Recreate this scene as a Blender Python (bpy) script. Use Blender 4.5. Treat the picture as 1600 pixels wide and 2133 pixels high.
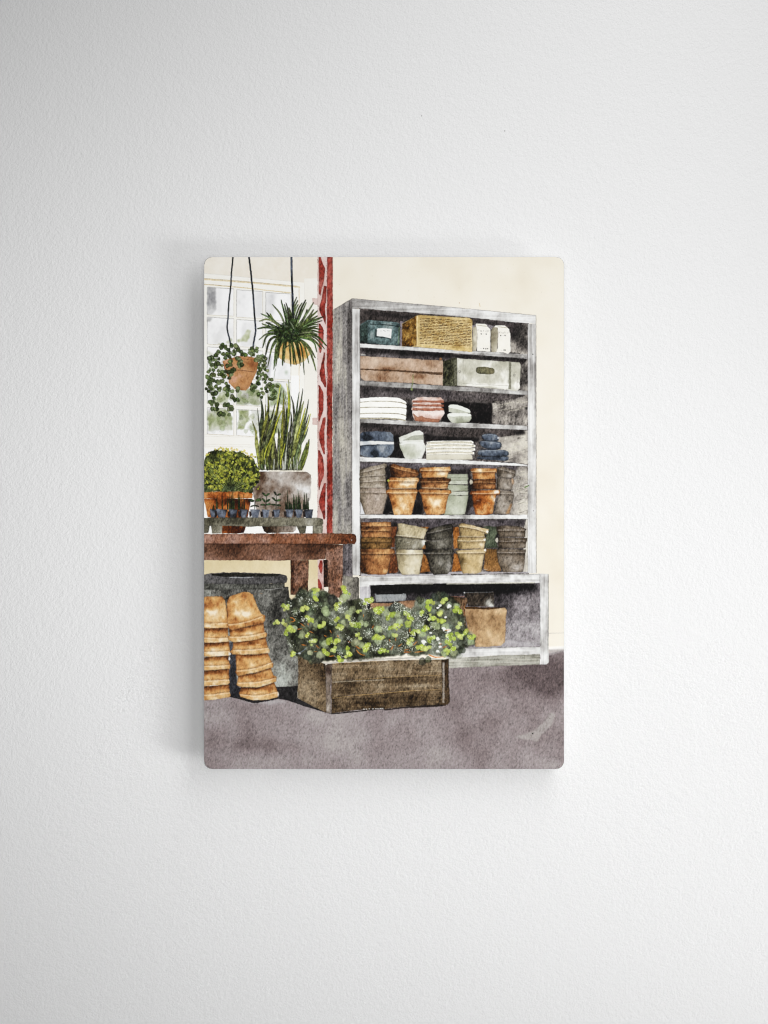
# Watercolour art panel on a rough white wall
import math, random
import numpy as np
# ---------------------------------------------------------------- painting engine
# The print on the panel is painted here in code: every motif is a polygon or stroke
# with its own pigments, granulation and hard watercolour edge.
OX, OY, W, H = 424, 534, 752, 1069          # picture units of the printed sheet
IMG = np.zeros((H, W, 3)); ID = np.zeros((H, W), np.int32)
rng = np.random.default_rng(11); rnd = random.Random(5)
PARTS = []                                    # (name, parent index or None, label)
CUR = [0]
def part(name, parent=None, label=None):
    PARTS.append((name, parent, label)); CUR[0] = len(PARTS) - 1
    return CUR[0]
def use(i): CUR[0] = i

_fx = np.fft.fftfreq(W)[None, :]; _fy = np.fft.fftfreq(H)[:, None]
def field(sx, sy, ang=0.0):
    c, s = math.cos(ang), math.sin(ang)
    u = _fx * c + _fy * s; v = -_fx * s + _fy * c
    g = np.exp(-2 * math.pi ** 2 * ((u * sx) ** 2 + (v * sy) ** 2))
    f = np.fft.ifft2(np.fft.fft2(rng.standard_normal((H, W))) * g).real
    return (f - f.mean()) / f.std()
N3, N7, N16, N40 = field(2.2, 2.6), field(6, 7), field(14, 17), field(40, 40)
FB = {5: (N3 * .75 + N7 * .65), 10: (N3 * .4 + N7 * .75 + N16 * .5), 20: (N7 * .4 + N16 * .8 + N3 * .35), 45: (N40 * .8 + N16 * .5 + N7 * .2)}
_g = field(.75, 1.45, .3) * .8 + field(.6, .75) * .5 + field(1.1, 2.4, .3) * .3
_g = _g + .35 * np.maximum(_g, 0) ** 2
GR = np.clip((_g - _g.mean()) / _g.std(), -2.2, 3.4)
VST = field(.9, 24) * .7 + field(2.0, 45) * .6 + field(.6, 6) * .35
HST = field(24, .8) * .7 + field(45, 1.8) * .6 + field(6, .6) * .35
TILES = dict(A=(420, 530, 8), B=(520, 600, 8), C=(420, 700, 8), D=(520, 780, 8), E=(680, 600, 6.154), F=(900, 600, 5.714),
             G=(690, 800, 6.154), H=(900, 800, 5.714), I=(730, 960, 7.619), J=(930, 960, 6.4), K=(420, 920, 8), L=(520, 960, 6.667),
             M=(420, 1160, 6.664), N=(560, 1180, 6.667), O=(740, 1180, 6.154), Q=(930, 1180, 6.4), R=(640, 530, 13.333), S=(640, 860, 8.2),
             T=(975, 665, 16), U=(770, 660, 20), V=(640, 1100, 13.333), X=(0, 0, 1))
def P(tile, *a):
    ox, oy, s = TILES[tile]
    return [(ox + a[i] / s, oy + a[i + 1] / s) for i in range(0, len(a), 2)]
def C8(c): return np.array(c, float) / 255
def densify(pts, step=3.0, rough=0.0, closed=True):
    out = []; n = len(pts)
    for i in range(n if closed else n - 1):
        (x0, y0), (x1, y1) = pts[i], pts[(i + 1) % n]
        k = max(1, int(math.hypot(x1 - x0, y1 - y0) / step))
        for j in range(k): out.append((x0 + (x1 - x0) * j / k, y0 + (y1 - y0) * j / k))
    if not closed: out.append(pts[-1])
    if rough:
        o2 = []; wx = wy = 0.
        for x, y in out:
            wx = wx * .55 + rnd.gauss(0, rough) * .6; wy = wy * .55 + rnd.gauss(0, rough) * .6
            o2.append((x + wx, y + wy))
        out = o2
    return out
def smooth(pts, it=2, closed=True):
    for _ in range(it):
        o = []; n = len(pts)
        if not closed: o.append(pts[0])
        for i in range(n if closed else n - 1):
            (x0, y0), (x1, y1) = pts[i], pts[(i + 1) % n]
            o += [(x0 * .75 + x1 * .25, y0 * .75 + y1 * .25), (x0 * .25 + x1 * .75, y0 * .25 + y1 * .75)]
        if not closed: o.append(pts[-1])
        pts = o
    return pts
def cover(pts, pad=0):
    a = np.array(pts) - (OX, OY)
    x0 = max(0, int(math.floor(a[:, 0].min())) - pad); x1 = min(W, int(math.ceil(a[:, 0].max())) + 1 + pad)
    y0 = max(0, int(math.floor(a[:, 1].min())) - pad); y1 = min(H, int(math.ceil(a[:, 1].max())) + 1 + pad)
    if x1 <= x0 or y1 <= y0: return None
    w, h = x1 - x0, y1 - y0; m = np.zeros((h, w)); SS = 4
    ax, ay = a[:, 0] - x0, a[:, 1] - y0; bx, by = np.roll(ax, -1), np.roll(ay, -1)
    lo, hi = np.minimum(ay, by), np.maximum(ay, by); ok = hi > lo
    ax, ay, bx, by, lo, hi = (q[ok] for q in (ax, ay, bx, by, lo, hi)); sl = (bx - ax) / (by - ay)
    xs_c = np.arange(w)
    for r in range(max(0, int(lo.min())) if len(lo) else 0, h):
        row = m[r]
        for s in range(SS):
            y = r + (s + .5) / SS
            k = (lo <= y) & (hi > y)
            if not k.any(): continue
            xs = np.sort(ax[k] + (y - ay[k]) * sl[k]).tolist()
            for p in range(0, len(xs) - 1, 2):
                l, q = max(0., xs[p]), min(float(w), xs[p + 1])
                if q <= l: continue
                il, iq = int(l), int(q)
                if il == iq: row[il] += (q - l) / SS
                else:
                    row[il] += (il + 1 - l) / SS
                    if iq > il + 1: row[il + 1:iq] += 1 / SS
                    if iq < w: row[iq] += (q - iq) / SS
    return x0, y0, np.clip(m, 0, 1)
def boxblur(m, r):
    for _ in range(2):
        for ax in (0, 1):
            pw = [(0, 0), (0, 0)]; pw[ax] = (r + 1, r)
            c = np.cumsum(np.pad(m, pw), axis=ax)
            n = m.shape[ax]
            hi = np.take(c, np.arange(2 * r + 1, 2 * r + 1 + n), ax); lo = np.take(c, np.arange(0, n), ax)
            m = (hi - lo) / (2 * r + 1)
    return m
def ramp(t, cols):
    t = np.clip(t, 0, 1) * (len(cols) - 1); i = np.clip(t.astype(int), 0, len(cols) - 2)
    f = (t - i)[..., None]; c = np.array([C8(q) for q in cols])
    return c[i] * (1 - f) + c[i + 1] * f
def wash(pts, cols, gx=0., gy=0., var=.2, ns=10, blobs=(), gran=.22, edge=.25, er=2, rough=.5, alpha=1., st=None, sa=.25, mul=False, sm=0, own=True, t0=.5, soft=0, step=3., cyl=0.):
    if sm: pts = smooth(pts, sm)
    if rough: pts = densify(pts, step, rough)
    r = cover(pts, 3 + 3 * soft)
    if r is None: return
    x0, y0, m = r
    h, w = m.shape
    full = m
    if soft: m = boxblur(m, soft)
    sy, sx = rnd.randrange(H), rnd.randrange(W)
    def tile(F): return F[np.ix_((np.arange(h) + y0 + sy) % H, (np.arange(w) + x0 + sx) % W)]
    a = np.array(pts); bx0, by0 = a.min(0); bx1, by1 = a.max(0)
    X = (np.arange(w) + x0 + OX + .5)[None, :]; Y = (np.arange(h) + y0 + OY + .5)[:, None]
    t = t0 + gx * ((X - bx0) / max(1, bx1 - bx0) - .5) + gy * ((Y - by0) / max(1, by1 - by0) - .5) + var * .5 * tile(FB[ns])
    if cyl: t = t + cyl * (.32 - 1.7 * ((X - bx0) / max(1, bx1 - bx0) - .56) ** 2 * 2)
    if st == 'v': t = t + sa * .6 * tile(VST)
    if st == 'h': t = t + sa * .6 * tile(HST)
    for (cx, cy, rx, ry, amp) in blobs:
        t = t + amp * np.exp(-(((X - cx) / rx) ** 2 + ((Y - cy) / ry) ** 2))
    c = ramp(t, cols)
    k = 1 + .64 * gran * GR[y0:y0 + h, x0:x0 + w]
    if edge: k = k + edge * 2 * np.clip(1 - boxblur(full, er), 0, 1)
    c = pig(c, k)
    d = IMG[y0:y0 + h, x0:x0 + w]; ma = (m * alpha)[..., None]
    if mul: d *= 1 - (1 - c) * ma
    else: d += (c - d) * ma
    if own:
        ii = ID[y0:y0 + h, x0:x0 + w]; ii[full > .5] = CUR[0]
def pig(c, k):
    # more pigment = darker, a little more saturated
    c = np.clip(c, .004, 1); k = np.clip(k, .35, 3)
    l = (c * (.3, .5, .2)).sum(-1, keepdims=True); kk = k[..., None]
    return np.clip(.8 * c * (l ** (kk - 1)) + .2 * c ** kk, 0, 1)
def line(pts, wd, col, alpha=1., rough=.25, taper=False, own=False, gran=.25, curve=True, breaks=0.):
    if curve and len(pts) > 2: pts = smooth(pts, 2, False)
    pts = densify(pts, 2.5, rough, False); n = len(pts)
    L, R = [], []
    for i, (x, y) in enumerate(pts):
        xa, ya = pts[max(0, i - 1)]; xb, yb = pts[min(n - 1, i + 1)]
        dx, dy = xb - xa, yb - ya; q = math.hypot(dx, dy) or 1
        f = i / max(1, n - 1); ww = wd / 2
        if callable(taper): ww *= taper(f)
        elif taper: ww *= max(.15, math.sin(math.pi * min(1, f * .9 + .12)))
        ww *= 1 + rnd.gauss(0, .10)
        L.append((x - dy / q * ww, y + dx / q * ww)); R.append((x + dy / q * ww, y - dx / q * ww))
    wash(L + R[::-1], [col, col] if isinstance(col[0], (int, float)) else col, gran=gran, edge=0, rough=0, alpha=alpha, own=own, var=.5, ns=5)
def disc(x, y, r, col, alpha=1., own=False, ring=.25, ry=None, ang=0.):
    ry = ry or r; R = int(max(r, ry)) + 3
    cx, cy = x - OX, y - OY
    x0, x1, y0, y1 = max(0, int(cx) - R), min(W, int(cx) + R + 1), max(0, int(cy) - R), min(H, int(cy) + R + 1)
    if x1 <= x0 or y1 <= y0: return
    X = np.arange(x0, x1)[None, :] + .5 - cx; Y = np.arange(y0, y1)[:, None] + .5 - cy
    c_, s_ = math.cos(ang), math.sin(ang)
    u = (X * c_ + Y * s_) / r; v = (-X * s_ + Y * c_) / ry
    wob = 1 + .08 * np.sin(3 * np.arctan2(v, u) + x) + .05 * np.sin(5 * np.arctan2(v, u) + y)
    d = np.sqrt(u * u + v * v) / wob; rr = min(r, ry)
    m = np.clip((1 - d) * rr + .5, 0, 1)
    k = 1 + .14 * GR[y0:y1, x0:x1] + ring * np.clip((d - .55) * 2.4, 0, 1.2)
    c = pig(np.broadcast_to(C8(col), k.shape + (3,)), k)
    dd = IMG[y0:y1, x0:x1]; dd += (c - dd) * (m * alpha)[..., None]
    if own:
        ii = ID[y0:y1, x0:x1]; ii[m > .5] = CUR[0]
def blade(pts, wd, col, alpha=1., own=True, gran=.3, prof=None, edge=.35, cols=None, rough=.2):
    pts = smooth(pts, 3, False) if len(pts) > 2 else pts
    pts = densify(pts, 2.5, rough, False); n = len(pts); L, R = [], []
    for i, (x, y) in enumerate(pts):
        xa, ya = pts[max(0, i - 1)]; xb, yb = pts[min(n - 1, i + 1)]
        dx, dy = xb - xa, yb - ya; q = math.hypot(dx, dy) or 1
        f = i / max(1, n - 1); ww = wd / 2 * (prof(f) if prof else (.55 + .45 * math.sin(math.pi * min(1, f + .15))) * (1 if f < .9 else max(.4, (1 - f) * 8)))
        L.append((x - dy / q * ww, y + dx / q * ww)); R.append((x + dy / q * ww, y - dx / q * ww))
    wash(L + R[::-1], cols or [[q * .8 for q in col], col, [min(255, q * 1.15 + 4) for q in col]], gran=gran, edge=edge, er=1, rough=0, alpha=alpha, own=own, var=.6, ns=5)
def mix(a, b, f): return [a[i] * (1 - f) + b[i] * f for i in range(3)]
def jit(c, s):
    k = 1 + rnd.gauss(0, s); return [max(4, min(255, q * k + rnd.gauss(0, 3))) for q in c]
PEN = (72, 66, 62)
# ---------------------------------------------------------------- the picture
# plastered wall of the painted room
wallp = part('painted_wall', None, 'cream painted wall behind the shelving')
wash(P('X', 420, 530, 1180, 530, 1180, 1610, 420, 1610), [(230, 219, 196), (240, 232, 213), (245, 239, 225)], gx=.25, var=.3, ns=45, gran=.012, edge=0, rough=0)
wash(P('X', 420, 530, 662, 530, 662, 592, 640, 589, 420, 569), [(237, 228, 211), (244, 238, 225)], var=.6, ns=20, gran=.02, edge=.02, rough=.3, own=False)
wash(P('X', 634, 580, 663, 580, 663, 1113, 634, 1113), [(240, 236, 224), (245, 242, 232)], var=.4, ns=20, gran=.02, edge=0, rough=0, own=False)
wash(P('X', 1116, 820, 1180, 760, 1180, 1350, 1142, 1345, 1142, 1190, 1116, 1190), [(238, 229, 207), (244, 237, 222)], var=.6, ns=45, gran=.03, edge=.0, rough=.2, own=False, soft=14, alpha=.3)
wash(P('X', 420, 1160, 664, 1160, 664, 1270, 420, 1270), [(214, 194, 150), (226, 209, 170)], var=.5, ns=20, gran=.05, edge=0, rough=.2, own=False)
line(P('X', 1142, 1319, 1176, 1318.5), .8, (150, 145, 135), .6)
for _ in range(60):
    x, y = rnd.uniform(695, 1172), rnd.uniform(538, 640); disc(x, y, rnd.uniform(.4, .8), (205, 190, 160), rnd.uniform(.1, .5))
disc(957, 631, .9, (160, 120, 80), .8); line(P('X', 998, 631, 1000, 639), .9, (190, 150, 90), .8)

# floor
floorp = part('painted_floor', None, 'mauve grey painted floor')
wash(P('X', 420, 1440, 500, 1425, 620, 1400, 930, 1388, 1140, 1362, 1180, 1352, 1180, 1610, 420, 1610), [(92, 80, 80), (128, 116, 116), (146, 136, 136), (160, 152, 150)], gx=0, gy=.1, var=.3, ns=45, gran=.15, edge=.1, rough=.7,
     blobs=[(655, 1492, 22, 12, .42), (500, 1555, 60, 16, -.22), (620, 1560, 50, 14, -.2), (800, 1495, 60, 14, .15), (690, 1550, 14, 14, .2), (760, 1580, 60, 30, -.12), (560, 1555, 40, 20, -.15), (900, 1570, 90, 20, .16), (1060, 1420, 140, 40, -.38), (1150, 1400, 60, 60, -.25), (440, 1500, 40, 16, .18), (470, 1568, 40, 10, .1), (1150, 1592, 30, 14, .3), (1000, 1480, 60, 40, -.08)])
wash(P('X', 1072, 1536, 1110, 1522, 1130, 1508, 1148, 1484, 1156, 1488, 1150, 1510, 1128, 1530, 1120, 1544, 1100, 1541), [(162, 157, 152), (182, 177, 171)], gran=.12, edge=.05, rough=.8, own=False, soft=1, alpha=.6)
wash(P('X', 500, 1462, 560, 1455, 600, 1462, 560, 1468), [(175, 170, 172), (190, 186, 186)], gran=.1, edge=0, own=False, soft=2, alpha=.6)
wash(P('X', 1142, 1352, 1178, 1348, 1178, 1357, 1142, 1366), [(150, 142, 142), (176, 170, 168)], gran=.15, edge=0, own=False, alpha=.8, soft=1)
wash(P('X', 1143, 1347, 1178, 1345, 1178, 1352, 1143, 1354), [(250, 248, 242), (252, 250, 246)], gran=0, edge=0, own=False, alpha=.8, soft=1)
for _ in range(260):
    disc(rnd.uniform(428, 1172), rnd.uniform(1400, 1598), rnd.uniform(.4, 1.0), (60, 48, 46), rnd.uniform(.15, .6), ry=rnd.uniform(.6, 1.6))
disc(1109.5, 1528, 1.2, (10, 10, 10), .95)

# ---- window
WH = [(246, 243, 233), (251, 250, 243)]
winp = part('painted_window', None, 'white painted window with small panes')
wash(P('A', 30, 313, 1600, 460, 1720, 475, 1720, 3300, 30, 3245), WH, var=.4, ns=20, gran=.012, edge=.02, rough=.15)
wash(P('X', 424, 934, 560, 940, 560, 1113, 424, 1113), [(250, 249, 244), (253, 252, 249)], var=.3, gran=.008, edge=0, rough=.3, own=True)
wash(P('X', 540, 1094, 660, 1094, 660, 1113, 540, 1113), [(250, 249, 244), (253, 252, 249)], var=.3, gran=.008, edge=0, rough=.3, own=False)
line(P('A', 30, 313, 800, 385, 1600, 460), .8, (190, 185, 175), .5)
for (y0, wd, al) in ((0, 2.6, .75),):
    line(P('A', 30, 412, 480, 445, 830, 470, 1600, 540, 1640, 545), 3.0, [(208, 184, 136), (228, 208, 165)], .85)
    line(P('A', 30, 400, 480, 430, 830, 460, 1600, 528), .9, (150, 122, 80), .7)
line(P('A', 30, 497, 480, 537, 830, 568, 1490, 640), 2.0, [(205, 180, 130), (226, 205, 160)], .85)
line(P('A', 30, 494, 480, 531), .8, (140, 118, 84), .7)
line(P('B', 826, 0, 827, 700, 826, 1590), 1.4, (216, 190, 150), .75); line(P('B', 826, 1590, 830, 2220), 1.3, (226, 200, 168), .6)
line(P('X', 634.5, 590, 634.5, 920), .7, (215, 210, 198), .7); line(P('X', 613, 790, 613, 905), .7, (215, 212, 205), .6)
for yy in (905, 908.5, 925, 929): line(P('X', 424, yy, 545, yy + 2.5), .7, (205, 196, 180), .6)
GL = [(226, 226, 226), (243, 243, 243), (252, 252, 252)]
cx0 = [431.9, 493, 553.8]; cx1 = [487.3, 547.3, 606]
ry0 = [598.5, 660.5, 722.5, 785, 849]; ry1 = [655.5, 716.5, 778, 840.5, 904]
for c in range(3):
    for r in range(5):
        sk = 5.5 * c; x0, x1 = cx0[c], cx1[c]; y0, y1 = ry0[r] + sk * (.95 if r < 3 else .7), ry1[r] + sk * (.95 if r < 3 else .6)
        pn = part('painted_pane', winp)
        wash([(x0, y0), (x1, y0 + 3.5), (x1, y1 + 3.2), (x0, y1)], GL, gx=-.2, gy=-.1, var=.5, ns=20, gran=.02, edge=.03, rough=.2, t0=.88 - .05 * r)
        def g(pts, cols, al, so=2, gr=.1): wash(pts, cols, gran=gr, edge=.02, rough=1.2, alpha=al, own=False, soft=so, var=.7, ns=10)
        if r == 0 and c == 0:
            g(P('A', 95, 552, 245, 562, 245, 930, 190, 1000, 100, 1000), [(138, 138, 140), (176, 176, 176), (206, 206, 206)], .95, 1, .1)
            wash(P('A', 250, 580, 330, 580, 320, 980, 250, 980), [(220, 220, 220), (235, 235, 235)], own=False, soft=3, alpha=.6, edge=0, gran=.02)
        if r == 0 and c == 1: g([(x0 + 36, y0 + 4), (x1, y0 + 4), (x1, y1 + 2), (x0 + 38, y1)], [(220, 220, 220), (234, 234, 234)], .8, 2, .03)
        if r == 0 and c == 2: g([(x0, y0), (x0 + 22, y0 + 2), (x0 + 16, y1 - 10), (x0, y1)], [(206, 206, 207), (226, 226, 226)], .85, 3, .05)
        if r == 1 and c == 0: g([(x0, y0 + 2), (x0 + 12, y0 + 2), (x0 + 6, y0 + 10), (x0, y0 + 12)], [(150, 150, 148), (190, 190, 188)], .8, 1); g([(x0 + 14, y1 - 18), (x0 + 30, y1 - 22), (x0 + 26, y1), (x0 + 14, y1)], [(215, 215, 213), (230, 230, 229)], .8, 3, .03)
        if r == 1 and c == 1: g([(x0 + 14, y0 + 6), (x0 + 40, y0 + 8), (x0 + 34, y1), (x0 + 8, y1)], [(220, 220, 220), (236, 236, 236)], .8, 2, .03)
        if r == 2 and c == 2: g([(x0, y0 + 12), (x0 + 14, y0 + 8), (x0 + 6, y1), (x0, y1)], [(170, 168, 176), (205, 204, 208)], .8, 1, .08); g(P('B', 580, 1390, 640, 1400, 650, 1440, 600, 1440), [(150, 168, 140), (190, 200, 184)], .8, 2)
        if r == 2 and c == 0: g(P('C', 100, 250, 190, 290, 220, 340, 130, 320, 100, 290), [(150, 160, 120), (186, 192, 164)], .8, 2)
        if r == 3:
            if c == 0: g(P('C', 100, 1090, 240, 1060, 300, 940, 460, 950, 440, 1120, 100, 1140), [(140, 150, 105), (178, 184, 152), (206, 208, 194)], .85, 1)
            if c == 1: g(P('C', 585, 960, 660, 850, 960, 900, 980, 1145, 585, 1140), [(112, 126, 76), (150, 158, 122), (190, 192, 176)], .9, 1); g(P('C', 700, 960, 800, 950, 780, 1040, 690, 1040), [(170, 165, 165), (190, 186, 184)], .7, 1)
            if c == 2: g(P('C', 1130, 790, 1300, 790, 1430, 960, 1330, 1150, 1140, 1160), [(120, 140, 92), (160, 172, 140), (206, 210, 200)], .8, 1)
        if r == 4:
            if c == 0:
                g(P('C', 110, 1240, 200, 1215, 400, 1210, 510, 1350, 510, 1560, 110, 1580), [(122, 134, 82), (160, 168, 130), (196, 198, 178)], .9, 1)
                g(P('C', 105, 1210, 170, 1220, 150, 1330, 105, 1340), [(190, 185, 185), (206, 202, 200)], .8, 1)
            if c == 1:
                g(P('C', 620, 1230, 780, 1240, 790, 1370, 700, 1540, 590, 1560, 630, 1350), [(120, 132, 78), (158, 166, 124), (190, 194, 168)], .9, 1)
                g(P('C', 830, 1240, 960, 1250, 990, 1600, 870, 1600, 840, 1380), [(180, 184, 168), (214, 214, 206)], .7, 1)
            if c == 2: g(P('D', 270, 600, 680, 610, 650, 980, 280, 980), [(140, 150, 110), (176, 182, 156)], .8, 1)
        if r >= 3 or (r == 2 and c == 0):
            for _ in range(22 if r >= 3 else 8):
                q = rnd.uniform(2.5, 6); lo_ = .1 if r == 4 else .45
                disc(rnd.uniform(x0 + q, x1 - q), y0 + (y1 - y0) * (lo_ + (1 - lo_) * rnd.random() ** .8) * .86 + 3, q, jit(rnd.choice([(118, 132, 78), (150, 160, 116), (96, 112, 58), (186, 186, 176)]), .08), rnd.uniform(.18, .42), ring=.1)
        line([(x0, y1), (x0, y0), (x1, y0 + 3.5)], 1., (128, 126, 124), .75, curve=False)
        line([(x1, y0 + 3.5), (x1, y1 + 3.2), (x0, y1)], .9, (190, 178, 150), .75, curve=False)
use(winp)
wash(P('X', 606.5, 782, 623, 782, 623, 905, 606.5, 900), [(252, 252, 250), (254, 254, 254)], gran=0, edge=0, own=False, rough=.2)
# muted foliage beyond the glass
for pp in (P('C', 590, 60, 640, 55, 700, -20, 760, -110, 820, -100, 790, 20, 760, 90, 700, 80, 620, 110), P('C', 400, 100, 450, 60, 500, 20, 515, 60, 480, 120), P('C', 260, 135, 300, 120, 320, 140), P('C', 870, 165, 930, 160, 920, 178, 870, 178)):
    wash(pp, [(120, 132, 70), (160, 168, 118), (190, 194, 160)], gran=.08, edge=.05, own=False, soft=1, alpha=.75, rough=1, var=.8, ns=5)

# ---- red iron post
postp = part('painted_post', None, 'red painted iron lattice post')
RED = [(112, 32, 22), (142, 52, 42), (164, 82, 72)]
PINK = [(196, 158, 150), (214, 184, 176), (226, 202, 196)]
wash(P('X', 661.5, 530, 683, 530, 683, 1112, 661.5, 1112), PINK, var=.5, ns=20, gran=.06, edge=.08, rough=.6)
wash(P('V', 290, 870, 470, 870, 470, 1760, 300, 1760), PINK, gx=0, var=.5, gran=.14, edge=.1, rough=.5)
for v in (170, ): wash(P('B', 1045, v, 1130, v, 1130, v + 110, 1050, v + 100), PINK, gran=.06, edge=.15)
wash(P('D', 1045, 725, 1132, 720, 1130, 840, 1048, 835), PINK, gran=.06, edge=.15)
for a in (P('R', 325, 70, 375, 70, 430, 230, 500, 390, 475, 560, 470, 720, 400, 960, 360, 1150, 325, 1090),
          P('R', 470, 880, 545, 890, 530, 1200, 500, 1460, 490, 1500, 520, 1750, 515, 2000, 440, 1780, 370, 1640, 335, 1540, 340, 1440, 400, 1230),
          P('B', 1150, 590, 1180, 595, 1220, 660, 1235, 760, 1220, 900, 1215, 980, 1190, 1080, 1165, 1080, 1150, 900),
          P('B', 1240, 1070, 1262, 1080, 1250, 1250, 1255, 1400, 1275, 1600, 1275, 1650, 1250, 1650, 1200, 1560, 1165, 1440, 1195, 1250),
          P('D', 1190, 0, 1262, 0, 1275, 150, 1262, 215, 1225, 150),
          P('D', 1145, 175, 1175, 180, 1230, 310, 1240, 430, 1230, 600, 1195, 700, 1165, 790, 1150, 780, 1150, 400),
          P('D', 1225, 720, 1262, 710, 1268, 760, 1245, 960, 1255, 1320, 1235, 1330, 1200, 1230, 1160, 1080, 1160, 980, 1195, 840),
          P('S', 185, 640, 215, 640, 265, 740, 285, 880, 290, 1060, 230, 1220, 205, 1320, 192, 1310, 182, 950),
          P('S', 285, 1205, 318, 1200, 315, 1400, 305, 1600, 310, 1780, 300, 1825, 275, 1815, 265, 1740, 215, 1620, 195, 1530, 215, 1420),
          P('V', 350, 900, 420, 900, 430, 950, 425, 1200, 400, 1280, 370, 1240, 310, 1060), P('V', 295, 1420, 340, 1420, 400, 1560, 425, 1730, 360, 1740, 305, 1640)):
    wash(a, RED, var=.55, ns=10, gran=.2, edge=.18, rough=.45)
wash(P('X', 681.3, 530, 693, 530, 693.5, 700, 692.5, 860, 693.3, 1112, 681.3, 1112), RED, var=.5, ns=20, gran=.2, edge=.2, rough=.55)
for y in (668, 800, 968, 985): wash(P('X', 682.5, y, 692, y, 692, y + 15, 682.5, y + 15), [(122, 26, 14), (132, 32, 20)], gran=.1, edge=.1, own=False, alpha=.8, soft=1)
for _ in range(150):
    disc(rnd.choice([662, 664, 680, 681.5, 692.5, 692, rnd.uniform(662, 692)]) + rnd.uniform(-.6, .6), rnd.uniform(536, 1110), rnd.uniform(.4, .75), (50, 34, 34), rnd.uniform(.3, .8))
line(P('X', 681, 535, 680.8, 1110), .6, (120, 90, 88), .5); line(P('X', 662, 560, 662, 1080), .6, (150, 120, 118), .5); line(P('X', 693.4, 536, 693.4, 1110), .7, (110, 46, 36), .5, .4)

# ---- bookcase
casep = part('painted_bookcase', None, 'weathered grey painted bookcase')
GREY = [(102, 99, 96), (158, 155, 152), (205, 204, 201), (236, 236, 234)]
backp = casep
DK = [(14, 12, 11), (52, 47, 45), (88, 82, 79), (124, 117, 113)]
wash(P('X', 748, 638, 940, 655, 1102, 672, 1102, 1200, 748, 1200), DK, var=.3, ns=20, gran=.28, edge=0, rough=0, t0=.5)
# right inner cheek of every bay
cheekp = part('inner_side', casep)
CH = [(58, 54, 51), (118, 112, 106), (168, 161, 151), (206, 200, 186)]
wash(P('F', 930, 640, 1040, 440, 1145, 420, 1145, 800, 930, 770), CH, var=.4, gran=.25, edge=0, gy=.3, t0=.34, rough=1.5, blobs=[(1085, 690, 14, 20, -.35)])
wash(P('F', 1060, 920, 1145, 840, 1145, 1230, 1050, 1220), CH, var=.4, gran=.25, edge=0, gx=.2, t0=.32, rough=1)
wash(P('H', 710, 225, 1000, 170, 1145, 130, 1145, 500, 710, 470), CH, var=.35, gran=.32, edge=0, gx=.1, t0=.5, rough=1.2)
wash(P('H', 760, 640, 1000, 600, 1100, 560, 1145, 560, 1145, 960, 1010, 940, 760, 915), CH, var=.35, gran=.18, edge=0, gx=.15, t0=.64, rough=1)
wash(P('J', 880, 130, 940, 80, 1095, 60, 1095, 725, 830, 720), CH, var=.35, gran=.22, edge=0, t0=.66, rough=1)
wash(P('J', 1040, 860, 1060, 780, 1095, 780, 1095, 1500, 1020, 1500), CH, var=.3, gran=.1, edge=0, t0=.9, rough=.6)
for (t_, u0, v0, u1, v1, n) in (('H', 720, 330, 1080, 180, 26), ('H', 800, 640, 1120, 900, 24), ('J', 900, 120, 1075, 700, 40)):
    ox, oy, s_ = TILES[t_]
    for _ in range(n):
        x = ox + rnd.uniform(u0, u1) / s_; y = oy + rnd.uniform(min(v0, v1), max(v0, v1)) / s_; L = rnd.uniform(6, 20)
        line([(x, y), (x + L, y - L * rnd.uniform(.12, .32))], rnd.uniform(.8, 1.4), rnd.choice([(70, 66, 60), (214, 208, 186), (198, 192, 168)]), rnd.uniform(.35, .7))
use(backp)
def dark(pts, a=.9, so=1, c=((10, 9, 9), (34, 30, 30)), g=.2, r=1.): wash(pts, list(c), gran=g, edge=0, rough=r, alpha=a, own=False, soft=so, var=.6)
mid = ((62, 56, 58), (104, 97, 99))
dark(P('E', 445, 265, 1600, 355, 1600, 400, 1160, 345, 970, 440, 870, 430, 440, 430), .75, 2, ((44, 38, 36), (78, 70, 68)))
dark(P('E', 460, 290, 900, 330, 1100, 360, 1050, 400, 500, 340), .7, 2)
dark(P('F', 480, 360, 1040, 410, 940, 640, 900, 480, 660, 450, 520, 430), .8, 2, ((34, 29, 29), (70, 62, 62)))
dark(P('F', 930, 480, 1090, 420, 1060, 520, 960, 640), .7, 3)
wash(P('F', 480, 440, 530, 440, 500, 500, 480, 500), [(110, 104, 108), (130, 124, 128)], own=False, gran=.2, edge=0); wash(P('F', 640, 430, 740, 450, 700, 500, 660, 470), [(105, 98, 102), (126, 120, 122)], own=False, gran=.2, edge=0)
wash(P('E', 945, 425, 985, 425, 970, 760, 945, 740), [(110, 100, 108), (140, 132, 138)], own=False, gran=.2, edge=.05)
dark(P('E', 440, 765, 1600, 835, 1600, 915, 1440, 920, 440, 880), .7, 1, mid); dark(P('E', 440, 765, 1000, 795, 1600, 835, 1600, 880, 1000, 860, 500, 830), .9, 2)
dark(P('F', 0, 765, 1140, 845, 1080, 920, 1040, 880, 350, 830, 0, 830), .9, 2); 
dark(P('E', 435, 1260, 1600, 1310, 1600, 1420, 435, 1400), .65, 1, mid); dark(P('E', 440, 1265, 1000, 1290, 1600, 1330, 1600, 1370, 900, 1330, 480, 1300), .75, 3)
dark(P('G', 380, 30, 500, 40, 480, 160, 380, 160), .6, 4)
dark(P('F', 0, 1215, 1140, 1290, 1100, 1320, 700, 1340, 0, 1340), .5, 3, ((52, 46, 48), (88, 80, 82)))
dark(P('H', 130, 215, 720, 230, 715, 470, 130, 450), .95, 1, ((8, 7, 7), (22, 19, 19)), .3)
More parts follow.
